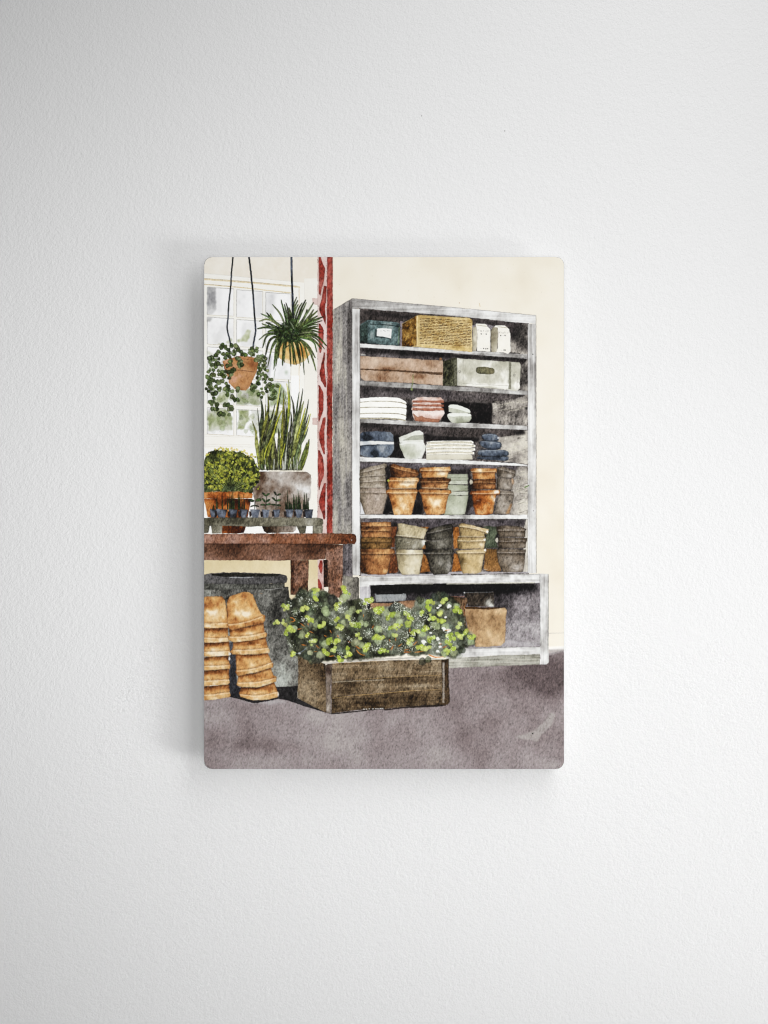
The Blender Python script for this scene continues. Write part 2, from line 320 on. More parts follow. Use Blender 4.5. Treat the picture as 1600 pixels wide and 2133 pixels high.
dark(P('G', 960, 220, 1060, 300, 1040, 470, 960, 460), .85, 2); dark(P('G', 1440, 230, 1600, 230, 1600, 480, 1400, 480), .9, 1, ((8, 7, 7), (20, 18, 18)))
dark(P('G', 385, 500, 1600, 560, 1600, 640, 1200, 660, 800, 640, 380, 600), .8, 2, ((40, 35, 35), (78, 70, 70))); dark(P('G', 390, 505, 700, 525, 680, 560, 390, 560), .8, 3)
dark(P('G', 800, 660, 880, 660, 940, 940, 740, 950), .95, 1); dark(P('G', 1190, 640, 1600, 690, 1600, 740, 1200, 740), .95, 1)
dark(P('H', 0, 510, 1100, 555, 1110, 600, 1000, 600, 800, 640, 560, 650, 0, 640), .7, 2, ((44, 38, 36), (84, 76, 74))); dark(P('H', 0, 620, 560, 640, 560, 690, 0, 670), .95, 1); dark(P('H', 960, 560, 1100, 550, 1105, 600, 1000, 605), .85, 2)
dark(P('I', 155, 30, 1600, 40, 1600, 110, 1080, 140, 600, 60, 155, 110), .8, 1, ((60, 54, 58), (104, 98, 104)))
dark(P('H', 0, 950, 1010, 985, 1000, 1030, 0, 1020), .85, 1, ((60, 54, 58), (104, 98, 104)))
dark(P('I', 560, 60, 630, 100, 640, 640, 680, 850, 520, 850, 600, 540), .92, 1); dark(P('I', 1030, 340, 1110, 340, 1160, 850, 980, 850, 1050, 560), .95, 1)
dark(P('J', 30, 115, 310, 115, 345, 300, 370, 715, 250, 715, 290, 460, 290, 180, 30, 180), .95, 1)
wash(P('J', 330, 610, 370, 600, 390, 715, 260, 715, 290, 690), [(76, 70, 74), (104, 98, 100)], own=False, gran=.2, edge=0, soft=1)
dark(P('I', 200, 920, 1600, 920, 1600, 1010, 1230, 1080, 740, 990, 650, 1040, 210, 970), .85, 1, ((58, 52, 56), (100, 94, 98)))
dark(P('I', 640, 980, 740, 980, 700, 1380, 650, 1370), .8, 1); dark(P('I', 1160, 1470, 1210, 1480, 1260, 1780, 1100, 1780), .7, 1)
dark(P('J', 0, 780, 1050, 785, 1040, 860, 480, 870, 200, 830, 0, 840), .85, 1, ((52, 46, 50), (96, 90, 94))); dark(P('J', 940, 800, 1045, 795, 1040, 860, 920, 850), .8, 2)
wash(P('I', 160, 1800, 1600, 1790, 1600, 1830, 160, 1840), [(150, 146, 150), (190, 187, 190)], own=False, gran=.12, edge=0, rough=.6)
wash(P('J', 0, 1480, 1090, 1480, 1090, 1500, 0, 1510), [(130, 124, 128), (180, 176, 178)], own=False, gran=.12, edge=0, rough=.6)
wash(P('I', 155, 640, 230, 840, 160, 850), [(205, 205, 208), (222, 222, 224)], own=False, gran=.05, edge=.1)

sidep = part('side_panel', casep)
wash(P('X', 693.5, 646, 733.8, 621.8, 734, 1112, 693.5, 1112), [(76, 72, 70), (122, 118, 116), (166, 161, 150), (206, 201, 182)], var=.28, ns=45, gran=.22, edge=.1, rough=.35, st='v', sa=.15, t0=.48,
     blobs=[(720, 660, 40, 28, -.12), (727, 690, 9, 60, -.28), (730, 760, 5, 120, -.22), (708, 740, 9, 60, .20), (697, 780, 5, 150, -.12), (711, 880, 9, 90, .26), (712, 1010, 7, 70, .28), (705, 1040, 14, 40, -.14), (726, 1040, 6, 40, -.2), (700, 1080, 8, 40, .15), (727, 900, 6, 60, -.1)])
wash(P('X', 714, 1133, 734.5, 1133, 734.5, 1205, 714, 1205), [(66, 62, 64), (104, 98, 100), (150, 145, 148)], st='v', sa=.2, gran=.25, edge=.15, t0=.4, gy=-.1)
line(P('E', 85, 350, 330, 258), .8, (80, 76, 74), .5); line(P('X', 733, 622, 733.4, 800, 732.8, 1110), 1.1, (54, 50, 50), .7); line(P('X', 694, 646, 733.4, 622), 1., PEN, .7)
railp = part('top_rail', casep)
wash(P('X', 733.6, 621.8, 940, 639.5, 1116.3, 656.8, 1116, 675, 1096, 673.5, 940, 657.5, 750, 642.5, 733.6, 644), GREY, gx=.5, var=.25, ns=20, gran=.12, edge=.12, rough=.4, st='h', sa=.14, t0=.6)
line(P('X', 734, 622, 940, 640, 1116, 657), .8, PEN, .6); line(P('X', 734, 643, 752, 643), .8, PEN, .5)
for (pts, bl, t0) in ((P('X', 733.8, 643, 749.8, 644, 750, 1198, 733.8, 1198), [(741, 700, 8, 50, -.25), (741, 1000, 9, 110, .3), (741, 860, 8, 60, .1), (741, 1160, 9, 30, -.2), (741, 920, 9, 40, -.14)], .66),
                      (P('X', 1099.6, 675, 1116.6, 675, 1117.2, 1194, 1099.6, 1194), [(1108, 860, 8, 60, .3), (1108, 700, 9, 30, -.25), (1108, 770, 9, 30, -.1), (1108, 1030, 8, 60, -.08), (1108, 1150, 9, 50, .28)], .64)):
    stp = part('stile', casep)
    wash(pts, GREY, var=.2, ns=20, gran=.08, edge=.14, rough=.35, st='v', sa=.16, t0=t0, blobs=bl)
line(P('X', 749.8, 644, 750, 1196), .8, (90, 86, 86), .55); line(P('X', 1116.8, 657, 1117.3, 1194), .8, PEN, .7); line(P('X', 1099.4, 675, 1099.8, 1194), .8, (110, 106, 106), .6)
line(P('X', 1102.5, 690, 1102.6, 1190), .6, (140, 136, 134), .5); line(P('X', 734, 1133, 734.4, 1198), .8, PEN, .6)
for (pts, t0, gxx) in ((P('X', 750, 715.5, 838, 721, 940, 729, 1000, 732, 1099, 738.5, 1099, 747.5, 940, 735.5, 750, 723.8), .62, -.6),
                       (P('X', 750, 792.8, 900, 802, 1099, 814, 1099, 823, 900, 811, 750, 803.5), .3, .1),
                       (P('X', 750, 872.5, 950, 880, 1098.5, 887.5, 1098.5, 896, 900, 888.5, 751, 880.5), .48, .25),
                       (P('X', 750, 952, 950, 957.5, 1075, 965, 1099, 968, 1099, 971.5, 950, 966.5, 750, 961.5), .92, .1),
                       (P('X', 750, 1071.8, 940, 1073, 1099, 1072.5, 1099, 1081.5, 940, 1080.5, 750, 1080), .82, .05)):
    part('shelf', casep)
    wash(pts, GREY, gx=gxx, var=.3, ns=10, gran=.14, edge=.12, rough=.45, st='h', sa=.1, t0=t0)
    q = pts[len(pts) // 2:]; line([(x, y) for x, y in q], .9, (40, 36, 36), .5)
# base unit
basep = part('base_cabinet', casep)
INT = [(10, 9, 9), (46, 42, 44), (100, 94, 96), (136, 130, 132), (166, 161, 162)]
wash(P('X', 765, 1212, 1126, 1212, 1126, 1350, 765, 1350), INT, gx=.55, gy=.25, var=.2, gran=.24, edge=0, rough=0, t0=.42,
     blobs=[(880, 1225, 160, 10, -.4), (1000, 1226, 110, 10, -.4), (1045, 1225, 60, 12, -.2), (1065, 1270, 18, 18, -.12), (1085, 1310, 40, 30, .12), (782, 1235, 16, 14, .35), (1020, 1330, 60, 12, .2), (1040, 1250, 22, 26, -.3)])
wash(P('O', 190, 235, 1600, 240, 1600, 315, 700, 325, 400, 292, 200, 280), [(6, 6, 6), (20, 18, 18)], gran=.2, edge=0, own=False, soft=1, rough=1)
wash(P('Q', 0, 245, 1180, 220, 1200, 260, 1150, 300, 700, 310, 0, 320), [(6, 6, 6), (22, 20, 20)], gran=.2, edge=0, own=False, soft=2, rough=1)
wash(P('V', 985, 1310, 1190, 1330, 1300, 1360, 1400, 1355, 1440, 1390, 1440, 2050, 985, 2050), [(86, 82, 76), (126, 122, 112), (160, 155, 138)], st='v', sa=.2, var=.3, gran=.22, edge=.3, t0=.45, blobs=[(716, 1220, 6, 20, .3), (744, 1230, 4, 40, -.25)])
wash(P('O', 55, 140, 190, 140, 200, 480, 60, 480), [(150, 146, 150), (196, 193, 195), (220, 219, 220)], st='v', sa=.14, gran=.1, edge=.2, t0=.5)
wash(P('X', 749, 1202, 900, 1198, 1125, 1195.2, 1125, 1214, 900, 1215.5, 769, 1219, 769, 1222, 749, 1222), GREY, st='h', sa=.16, gx=.1, var=.3, gran=.12, edge=.12, rough=.45, t0=.7, blobs=[(790, 1208, 30, 8, -.25), (1045, 1200, 30, 6, -.2)])
line(P('Q', 0, 232, 700, 222, 1180, 214), 2.6, (205, 202, 182), .7); line(P('O', 380, 215, 1000, 225), 2., (200, 198, 178), .5)
line(P('X', 750, 1202.5, 900, 1198.5, 1125, 1196), .8, PEN, .5)
wash(P('X', 930, 1353, 968, 1350, 1125, 1347, 1125, 1363.5, 1040, 1365, 930, 1372), GREY, st='h', sa=.1, var=.25, gran=.09, edge=.12, t0=.72)
wash(P('X', 930, 1372, 1040, 1365, 1125, 1363, 1125, 1384, 1040, 1387, 930, 1392), [(100, 98, 86), (150, 148, 136), (190, 188, 176)], st='h', sa=.25, gy=.4, gran=.14, edge=.08, t0=.5)
line(P('Q', 240, 1100, 700, 1082, 1245, 1068), .8, PEN, .7); line(P('Q', 780, 965, 1020, 1030, 1200, 1055, 1240, 1030), .7, (90, 86, 88), .6)
wash(P('X', 968, 1350, 1125, 1346, 1125, 1343, 1060, 1332), [(165, 160, 164), (186, 182, 184)], own=False, gran=.1, edge=.05, alpha=.7, soft=1)
basepost = part('post', casep)
wash(P('X', 1124.8, 1195, 1142.6, 1196, 1142.6, 1300, 1143, 1380, 1138, 1384, 1124.8, 1384), GREY, st='v', sa=.14, gran=.09, edge=.12, t0=.66, blobs=[(1134, 1210, 12, 10, -.25), (1134, 1366, 10, 14, .4)])
line(P('X', 1124.8, 1196, 1125.4, 1345), .9, (80, 76, 76), .7); line(P('X', 1142.4, 1196, 1141.8, 1345), .8, PEN, .7)

# ---- things on the shelves
def blk(name, label, pts, cols, **k):
    i = part(name, None, label); wash(pts, cols, **k); return i
# teal tin
blk('painted_tin', 'teal tin with a white paper label', P('E', 430, 470, 520, 415, 560, 410, 900, 440, 945, 455, 950, 500, 935, 740, 700, 725, 430, 700), [(34, 44, 42), (62, 78, 79), (90, 110, 110), (128, 142, 141)], var=.45, gran=.22, edge=.3, t0=.58,
    blobs=[(757, 700, 9, 16, -.4), (797, 712, 22, 8, -.25), (785, 706, 12, 8, -.15), (774, 697, 6, 9, .2)])
wash(P('E', 430, 480, 530, 430, 530, 700, 430, 700), [(22, 34, 30), (52, 66, 58)], gran=.25, edge=.1, alpha=.65, own=False)
line(P('U', 30, 300, 600, 320, 1100, 380, 1220, 430), 2.0, (26, 36, 36), .8); line(P('E', 540, 415, 930, 450), 1.2, (120, 148, 150), .7); line(P('U', 1240, 420, 1200, 1150), 2.4, (104, 122, 84), .55)
lab = part('label', len(PARTS) - 1)
wash(P('U', 220, 500, 290, 520, 300, 800, 220, 860), [(24, 34, 34), (40, 50, 50)], own=False, gran=.1, edge=0, soft=1)
line(P('U', 240, 830, 600, 860, 890, 930), 2.6, (24, 32, 34), .85)
wash(P('U', 300, 505, 350, 480, 900, 490, 925, 515, 890, 900, 600, 830, 300, 790), [(232, 232, 228), (244, 244, 242)], gran=.03, edge=.15, rough=.4)
for a in (P('U', 440, 590, 470, 600, 500, 580), P('U', 560, 575, 640, 570), P('U', 620, 610, 690, 590), P('U', 720, 575, 860, 590)): line(a, .8, (150, 150, 150), .75)
line(P('U', 345, 560, 345, 760), .9, (200, 200, 200), .7); line(P('U', 820, 700, 815, 810), .9, (190, 190, 190), .7)
# wicker basket
bas = part('painted_basket', None, 'golden wicker basket on the top shelf')
wash(P('E', 970, 460, 1165, 350, 1200, 345, 1600, 370, 1830, 388, 1870, 412, 1868, 820, 1600, 795, 1160, 755, 1070, 750, 970, 745), [(128, 96, 48), (178, 146, 86), (212, 184, 126), (228, 204, 152)], var=.3, gran=.15, edge=.2, t0=.62)
wash(P('E', 970, 460, 1155, 360, 1155, 740, 1070, 752, 970, 745), [(72, 44, 10), (118, 84, 30), (160, 124, 62)], var=.6, ns=5, gran=.3, edge=.2, own=True, t0=.45, blobs=[(852, 680, 9, 9, -.5)])
x0, y0 = 875, 660
for r in range(17):
    yy = 663 + r * 3.25; x = 874.5
    while x < 980:
        L = rnd.uniform(4, 11); sl = (x - 874) * .055
        line([(x, yy + sl + rnd.uniform(-.4, .4)), (x + L * .5, yy + sl + rnd.uniform(-.9, .9)), (min(981, x + L), yy + sl + rnd.uniform(-.4, .4))], rnd.uniform(1.2, 1.9), rnd.choice([(84, 58, 22), (112, 80, 34), (66, 44, 16)]), rnd.uniform(.7, 1))
        if rnd.random() < .6: line([(x, yy + sl + 1.6), (min(981, x + L), yy + sl + 1.5)], .8, (238, 214, 164), rnd.uniform(.3, .7))
        x += L + rnd.uniform(.2, 2)
for _ in range(90):
    x, y = rnd.uniform(839, 866), rnd.uniform(672, 719); line([(x, y), (x + 3, y - rnd.uniform(.5, 2))], .9, rnd.choice([(56, 34, 8), (150, 112, 52)]), .5)
line(P('E', 1165, 355, 1165, 745), 2.6, (222, 194, 140), .9); line(P('E', 1190, 742, 1600, 782, 1860, 806), 4.2, [(206, 176, 112), (226, 198, 140)], .8)
# two paper cartons
CR = [(216, 208, 190), (240, 236, 224), (246, 243, 234)]
for k, (front, side, top, letters, dots) in enumerate((
    (P('T', 255, 165, 290, 145, 560, 150, 640, 200, 640, 240, 740, 330, 745, 1085, 470, 1060, 300, 1060, 310, 500, 280, 280), P('T', 150, 320, 200, 240, 270, 240, 305, 420, 295, 900, 260, 1060, 150, 1050), P('T', 290, 195, 420, 215, 640, 235),
     [(335, 340, 385), (395, 360, 400), (440, 360, 410), (510, 360, 415), (580, 385, 415), (625, 350, 430), (690, 370, 410)], [(440, 490), (605, 495), (520, 975), (595, 985), (655, 980)]),
    (P('T', 860, 265, 920, 205, 1220, 205, 1290, 255, 1370, 330, 1410, 480, 1415, 1080, 1330, 1150, 1180, 1110, 930, 1095, 985, 950, 1000, 500, 985, 290), P('T', 765, 420, 850, 270, 975, 270, 1000, 450, 990, 700, 965, 1050, 900, 1100, 780, 1085, 760, 800), P('T', 990, 250, 1150, 270, 1300, 285),
     [(1040, 420, 480), (1100, 415, 470), (1165, 430, 475), (1225, 415, 475), (1310, 440, 480), (1360, 380, 460)], [(1090, 545), (1235, 540), (1200, 1030), (1240, 1030)]))):
    cp = part('painted_carton', None, ('cream paper carton beside the basket', 'cream paper carton at the right end of the top shelf')[k])
    wash(front, CR, var=.3, gran=.03, edge=.1, t0=.7, rough=.35)
    wash(side, [(112, 104, 84), (160, 152, 130), (206, 198, 178)], gx=.6, var=.4, gran=.12, edge=.1, rough=.4)
    line(top, 1.4, (170, 160, 134), .85)
    for j, (u, v0, v1) in enumerate(letters):
        d = 14 if j % 2 else -10
        line(P('T', u, v0, u + d, v1), .7, (132, 128, 120), .75); 
        if j % 3 != 1: line(P('T', u, v0 + 5, u + 26, (v0 + v1) / 2), .6, (150, 146, 138), .7)
        if j % 3 == 2: line(P('T', u - 12, v1, u + 26, v1), .6, (140, 136, 128), .7)
    for (u, v) in dots: disc(TILES['T'][0] + u / 16, TILES['T'][1] + v / 16, 1.15, (52, 50, 46), .85)
    line(P('T', dots[0][0] + 50, dots[0][1], dots[0][0] + 110, dots[0][1]), .6, (160, 156, 150), .7)
    line(P('T', dots[2][0] - 110, dots[2][1], dots[2][0] - 60, dots[2][1]), .6, (170, 166, 160), .7)
# brown box
blk('painted_box', 'pinkish brown box with a dark seam', P('E', 432, 870, 800, 890, 1440, 925, 1495, 930, 1495, 1250, 1100, 1220, 480, 1185, 440, 1150), [(118, 82, 56), (164, 132, 106), (188, 160, 138), (208, 184, 162)], var=.3, gran=.14, edge=.25, t0=.6,
    blobs=[(808, 768, 16, 6, -.5), (785, 784, 18, 8, -.35), (880, 785, 20, 8, -.35), (812, 790, 30, 8, -.2), (900, 755, 16, 12, -.2), (760, 755, 40, 6, .1)])
wash(P('E', 440, 1030, 800, 1045, 1495, 1085, 1480, 1115, 800, 1065, 440, 1048), [(44, 30, 18), (90, 62, 40)], own=False, gran=.2, edge=0, alpha=.85, rough=.7)
disc(918, 748, 3, (140, 96, 60), .9, own=True); wash(P('E', 440, 840, 500, 845, 500, 866, 440, 862), [(170, 166, 160), (190, 186, 180)], own=False, gran=.1)
# metal box
mb = blk('painted_box', 'pale metal box with a dark oval handle hole', P('F', 300, 830, 370, 840, 930, 880, 1040, 885, 1055, 910, 1050, 1030, 1040, 1200, 1010, 1225, 500, 1175, 300, 1160), [(148, 146, 128), (180, 178, 160), (200, 198, 182), (238, 237, 228)], var=.35, gran=.12, edge=.2, t0=.55,
    blobs=[(1078, 800, 8, 18, .5), (1040, 803, 40, 5, .5), (965, 760, 10, 20, -.1), (1000, 775, 40, 10, -.1), (985, 802, 30, 3, .5)])
wash(P('F', 135, 870, 270, 825, 300, 835, 302, 1165, 130, 1165), [(26, 26, 14), (60, 60, 44), (92, 92, 74)], gran=.3, var=.5, edge=.1, gx=.3)
wash(P('F', 258, 850, 302, 850, 302, 1160, 262, 1160), [(92, 92, 74), (124, 122, 104)], gran=.2, own=False, alpha=.8)
hp = part('handle_hole', mb)
wash(P('F', 520, 960, 550, 936, 640, 936, 735, 955, 745, 985, 735, 1020, 690, 1030, 560, 1020, 525, 1000), [(58, 58, 42), (92, 90, 66), (130, 120, 86)], gx=.5, gran=.2, edge=.25, sm=1)
use(mb)
wash(P('F', 912, 880, 940, 882, 942, 1205, 915, 1205), [(112, 112, 96), (150, 148, 130)], own=False, gran=.15, edge=.2)
for (u, v) in ((330, 995), (978, 1035)): disc(900 + u / 5.714, 600 + v / 5.714, 2.4, (110, 106, 92), .9); disc(900 + u / 5.714, 600 + v / 5.714, 1.5, (205, 203, 190), .9)
line(P('F', 372, 845, 372, 1140), .7, (130, 126, 112), .6); line(P('F', 360, 1135, 910, 1165), .7, (140, 136, 120), .6); line(P('F', 300, 840, 305, 1160), .7, (230, 228, 220), .8); line(P('F', 1015, 1050, 1012, 1200), .7, (150, 146, 136), .5)
# four white towels, folded
TW = [(240, 237, 228), (250, 249, 243), (253, 252, 249)]
ys = [(186, 170, 165, 180, 225), (240, 226, 226, 238, 262), (310, 300, 305, 305, 318), (388, 380, 378, 388, 408), (440, 440, 440, 452, 470)]
for k in range(4):
    a, b = ys[k], ys[k + 1]; xr = (965, 970, 968, 960)[k]
    part('painted_towel', None, ('topmost white folded towel of the left stack', 'second white towel from the top of the left stack', 'third white towel from the top of the left stack', 'lowest white towel of the left stack')[k])
    wash(P('G', 370, a[0], 500, a[1], 700, a[2], 880, a[3], xr - 10, a[4], xr, a[4] + 20, xr - 12, b[4], 880, b[3] + 4, 700, b[2] + 4, 500, b[1] + 4, 370, b[0] + 4), TW, var=.3, gran=.012, edge=.05, t0=.7, rough=.35)
    line(P('G', 370, b[0], 500, b[1], 700, b[2], 880, b[3], xr - 8, b[4]), 2.8, [(160, 150, 122), (206, 198, 174)], .95); line(P('G', 370, b[0] - 8, 500, b[1] - 6, 700, b[2] - 6, 880, b[3] - 6, xr - 8, b[4] - 4), 1., (104, 96, 74), .75)
# pink bowls
PK = [(138, 84, 60), (184, 136, 118), (212, 180, 168), (238, 222, 214)]
for k, (v0, v1) in enumerate(((165, 240), (232, 288), (284, 338))):
    part('painted_bowl', None, ('topmost pink bowl of the stack', 'second pink bowl from the top', 'third pink bowl from the top')[k])
    wash(P('G', (1035, 1035, 1025)[k], v0 + 40, 1100 if k == 0 else 1040, v0 + 10, 1180, v0, 1400, v0 + 8, 1440, v0 + 40, 1448, v1, 1240, v1 + 6, 1040, v1), PK, var=.3, gran=.13, edge=.3, t0=.72, rough=.5)
    wash(P('G', 1045, v1 - 32, 1240, v1 - 26, 1440, v1 - 30, 1445, v1, 1240, v1 + 6, 1040, v1 - 4), [(136, 68, 42), (176, 106, 78)], own=False, gran=.2, edge=.2, alpha=.85)
part('painted_bowl', None, 'lowest pink bowl with a rusty base')
wash(P('G', 1040, 338, 1240, 346, 1450, 340, 1455, 375, 1420, 430, 1375, 490, 1200, 486, 1080, 470, 1050, 410), PK, gx=.2, gy=-.9, var=.3, gran=.14, edge=.25, t0=.72, blobs=[(905, 858, 16, 6, .3)])
wash(P('G', 1050, 380, 1110, 420, 1160, 405, 1220, 435, 1330, 450, 1390, 440, 1375, 490, 1200, 486, 1080, 470), [(136, 80, 52), (170, 112, 84)], own=False, gran=.15, edge=.25, alpha=.8, rough=.8)
# pale green bowls
PG = [(138, 141, 120), (178, 181, 162), (204, 206, 192), (230, 231, 224)]
for nm, a in (('upper pale green bowl beside the pink stack', P('H', 190, 270, 230, 240, 330, 255, 440, 300, 462, 330, 450, 350, 200, 345)), ('lower pale green bowl beside the pink stack', P('H', 175, 370, 210, 345, 450, 345, 470, 380, 465, 420, 430, 460, 330, 465, 240, 460, 200, 420))):
    part('painted_bowl', None, nm); wash(a, PG, gy=-.3, var=.3, gran=.1, edge=.2, t0=.45, sm=1)
wash(P('H', 190, 262, 230, 240, 330, 255, 440, 300, 462, 335, 440, 340, 330, 300, 210, 285), [(222, 226, 216), (234, 237, 228)], own=False, gran=.04, edge=.12, sm=1)
wash(P('H', 175, 370, 210, 345, 330, 350, 450, 350, 470, 375, 440, 388, 310, 378, 230, 395), [(228, 231, 222), (240, 242, 235)], own=False, gran=.04, edge=.12, sm=1)
# dark blue bowls
BL = [(28, 33, 40), (64, 73, 87), (98, 108, 121), (142, 148, 155)]
part('painted_bowl', None, 'upper dark blue bowl on the fourth shelf')
wash(P('G', 370, 640, 400, 615, 560, 605, 760, 615, 795, 645, 803, 735, 600, 732, 370, 728), BL, var=.35, gran=.16, edge=.2, t0=.55, blobs=[(767, 912, 18, 4, -.5)])
part('painted_bowl', None, 'lower dark blue bowl with a white rim')
wash(P('G', 370, 728, 600, 732, 803, 738, 805, 840, 770, 900, 700, 942, 500, 942, 420, 930, 370, 905), BL, var=.45, gran=.16, edge=.2, t0=.55, blobs=[(775, 945, 16, 6, -.5), (797, 934, 8, 5, .5), (755, 930, 12, 6, -.35)])
wash(P('G', 370, 735, 560, 730, 803, 742, 803, 772, 600, 772, 480, 780, 370, 790), [(170, 178, 188), (222, 223, 222), (232, 232, 230)], own=False, gran=.06, edge=.1, gx=.2, var=.6)
line(P('G', 372, 795, 480, 785, 620, 780), 2, (26, 30, 36), .8)
# pale green tipped bowls
part('painted_bowl', None, 'tipped pale green bowl on top of another')
wash(P('G', 868, 690, 900, 668, 1080, 600, 1140, 595, 1180, 625, 1185, 745, 1000, 750, 880, 755), PG, gx=.2, var=.3, gran=.07, edge=.15, t0=.7)
wash(P('G', 920, 720, 1060, 660, 1180, 645, 1180, 715, 920, 724), [(150, 152, 136), (186, 188, 172)], own=False, gran=.12, edge=.2)
part('painted_bowl', None, 'pale green bowl under the tipped bowl')
wash(P('G', 870, 765, 900, 750, 1180, 748, 1215, 790, 1200, 850, 1160, 960, 950, 962, 910, 870, 880, 810), PG, gx=.45, var=.35, gran=.1, edge=.15, t0=.6, blobs=[(848, 935, 10, 10, -.3)])
wash(P('G', 880, 765, 960, 735, 1180, 735, 1200, 770, 960, 765, 890, 785), [(224, 226, 218), (236, 237, 231)], own=False, gran=.04, edge=.12)
# folded cream cloths
ys = [727, 768, 812, 858, 905, 968]
for k in range(5):
    part('painted_cloth', None, ('topmost folded cream cloth', 'second folded cream cloth from the top', 'third folded cream cloth from the top', 'fourth folded cream cloth from the top', 'lowest folded cream cloth')[k])
    a, b = ys[k], ys[k + 1]; dz = (15, 8, 4, 0, 0)[k]
    xl = (1225, 1215, 1212, 1218, 1218)[k]; xr = (1825, 1850, 1845, 1835, 1810)[k]
    wash(P('G', xl, a + dz, 1300, a + 2, 1550, a - 4, 1790, a - 2, xr, a + 14, xr, b - 4, 1700, b + 4, 1500, b, 1300, b + 4, xl, b + 6), [(216, 211, 193), (246, 244, 234), (252, 251, 246)] if k < 4 else [(184, 178, 156), (206, 200, 180), (218, 213, 194)], gy=-.6, var=.25, gran=.06, edge=.15, t0=.6, rough=.35)
    if k < 4:
        line(P('G', xl + 10, a + 24, 1400, a + 14, 1600, a + 10, xr - 20, a + 18), 1.5, (150, 142, 116), .8); line(P('G', xl + 10, a + 34, 1400, a + 24, 1600, a + 22, xr - 20, a + 28), 2.2, (205, 197, 172), .85)
        line(P('G', xl, b + 2, 1500, b - 4, xr - 10, b), .7, (120, 112, 90), .5)
# blue folded cloths
for k, a in enumerate((P('H', 585, 620, 620, 590, 740, 590, 790, 620, 800, 665, 760, 680, 610, 675), P('H', 555, 690, 600, 670, 760, 672, 835, 705, 825, 765, 740, 780, 600, 765), P('H', 545, 790, 640, 775, 880, 785, 915, 810, 915, 855, 760, 865, 550, 860), P('H', 530, 865, 700, 858, 915, 862, 912, 905, 860, 920, 700, 905, 530, 895))):
    part('painted_cloth', None, ('topmost rolled blue cloth', 'second rolled blue cloth from the top', 'third rolled blue cloth from the top', 'lowest rolled blue cloth')[k])
    wash(a, BL, var=.3, ns=5, gran=.16, edge=.4, t0=.5, sm=1, gy=-.35, blobs=([(1023, 923, 8, 3, .5)] if k == 1 else [(1030, 954, 14, 4, -.5)] if k == 3 else [(1003, 940, 5, 3, .5)] if k == 2 else []))
for q in (P('H', 600, 612, 680, 598, 770, 612), P('H', 575, 690, 680, 682, 810, 712), P('H', 560, 800, 700, 788, 895, 800)): line(q, 1.5, (150, 158, 168), .6)
for q in (P('H', 590, 675, 690, 680, 790, 672), P('H', 580, 772, 690, 784, 820, 772), P('H', 545, 862, 720, 866, 910, 860)): line(q, 1.3, (18, 22, 30), .8)
disc(1038, 912, 2.4, (190, 192, 196), .9); disc(881.5, 966, 2.6, (215, 215, 214), .8); disc(881.5, 966.5, 1.3, (120, 116, 118), .8)

# ---- flower pots on the shelves
def off(l, dy): return [(x, y + dy) for x, y in l]
def modelled(pts, cols, rims, up=False):
    # the lip of a pot: pale upper edge, shade under it, a broken pencil line
    for r in rims:
        if up:
            line(off(r, -1.6), 2.6, cols[1], .3, .3); line(off(r, 2.6), 2.6, cols[-1], .4, .5); line(r, .7, (60, 40, 26), .55, .4)
        else:
            line(off(r, 2.2), 4.0, cols[0], .22, .3); line(off(r, .9), 1.6, cols[0], .3, .3)
            line(off(r, -2.2), 2.2, cols[-1], .36, .4); line(r, .8, (38, 26, 18), .6, .4)
    line(list(pts) + [pts[0]], .8, mix(cols[0], (30, 22, 16), .3), .26, .35, curve=False)
    for _ in range(9):
        x = rnd.uniform(min(q[0] for q in pts) + 4, max(q[0] for q in pts) - 4); y = rnd.uniform(min(q[1] for q in pts) + 3, max(q[1] for q in pts) - 3)
        line([(x, y), (x + rnd.uniform(3, 9), y + rnd.uniform(-.8, .8))], rnd.uniform(1, 2.4), rnd.choice([cols[-1], cols[1], cols[0]]), rnd.uniform(.12, .3), .3)
def pot(label, pts, cols, rims=(), **k):
    part('painted_pot', None, label)
    kw = dict(var=.3, ns=5, gran=.2, edge=.3, rough=.6, cyl=.38); kw.update(k); kw['var'] = min(kw['var'], .2)
    wash(pts, cols, **kw); modelled(pts, cols, rims)
GP = [(84, 75, 60), (130, 118, 101), (160, 148, 132), (192, 183, 171)]
OR = [(78, 40, 14), (136, 82, 36), (184, 124, 68), (214, 166, 112), (242, 224, 192)]
DO = [(46, 24, 10), (86, 50, 22), (132, 84, 46), (178, 124, 74), (212, 168, 116)]
pot('topmost grey pot of the stack beside the stile', P('I', 150, 140, 330, 90, 555, 38, 578, 50, 575, 85, 540, 120, 560, 200, 548, 242, 150, 272, 145, 200), GP, [P('I', 160, 200, 350, 160, 530, 110), P('I', 150, 270, 350, 250, 555, 235)], gx=.2, t0=.42, blobs=[(784, 984, 6, 5, .35)])
pot('middle grey pot of the stack beside the stile', P('I', 145, 270, 555, 235, 560, 330, 555, 436, 150, 436), GP, [P('I', 150, 350, 350, 335, 550, 320), P('I', 150, 430, 350, 434, 555, 432)], gx=.3, t0=.45, blobs=[(792, 1012, 8, 5, .4)])
pot('lowest grey pot of the stack beside the stile', P('I', 150, 435, 560, 430, 575, 515, 592, 540, 560, 650, 510, 850, 240, 850, 200, 770, 150, 620), [(96, 84, 66), (138, 124, 108), (162, 146, 132), (184, 172, 160)], [P('I', 155, 512, 350, 508, 570, 515)], gx=.15, t0=.52, blobs=[(756, 1045, 6, 30, -.2)])
pot('tilted dark orange pot on top of its stack', P('I', 620, 60, 690, 45, 900, 110, 1040, 140, 1090, 190, 1080, 240, 1000, 262, 650, 262, 630, 180), DO, [P('I', 640, 105, 820, 160, 1040, 205)], t0=.36, blobs=[(845, 974, 16, 4, .3), (866, 990, 8, 6, .3), (825, 986, 10, 5, -.3)])
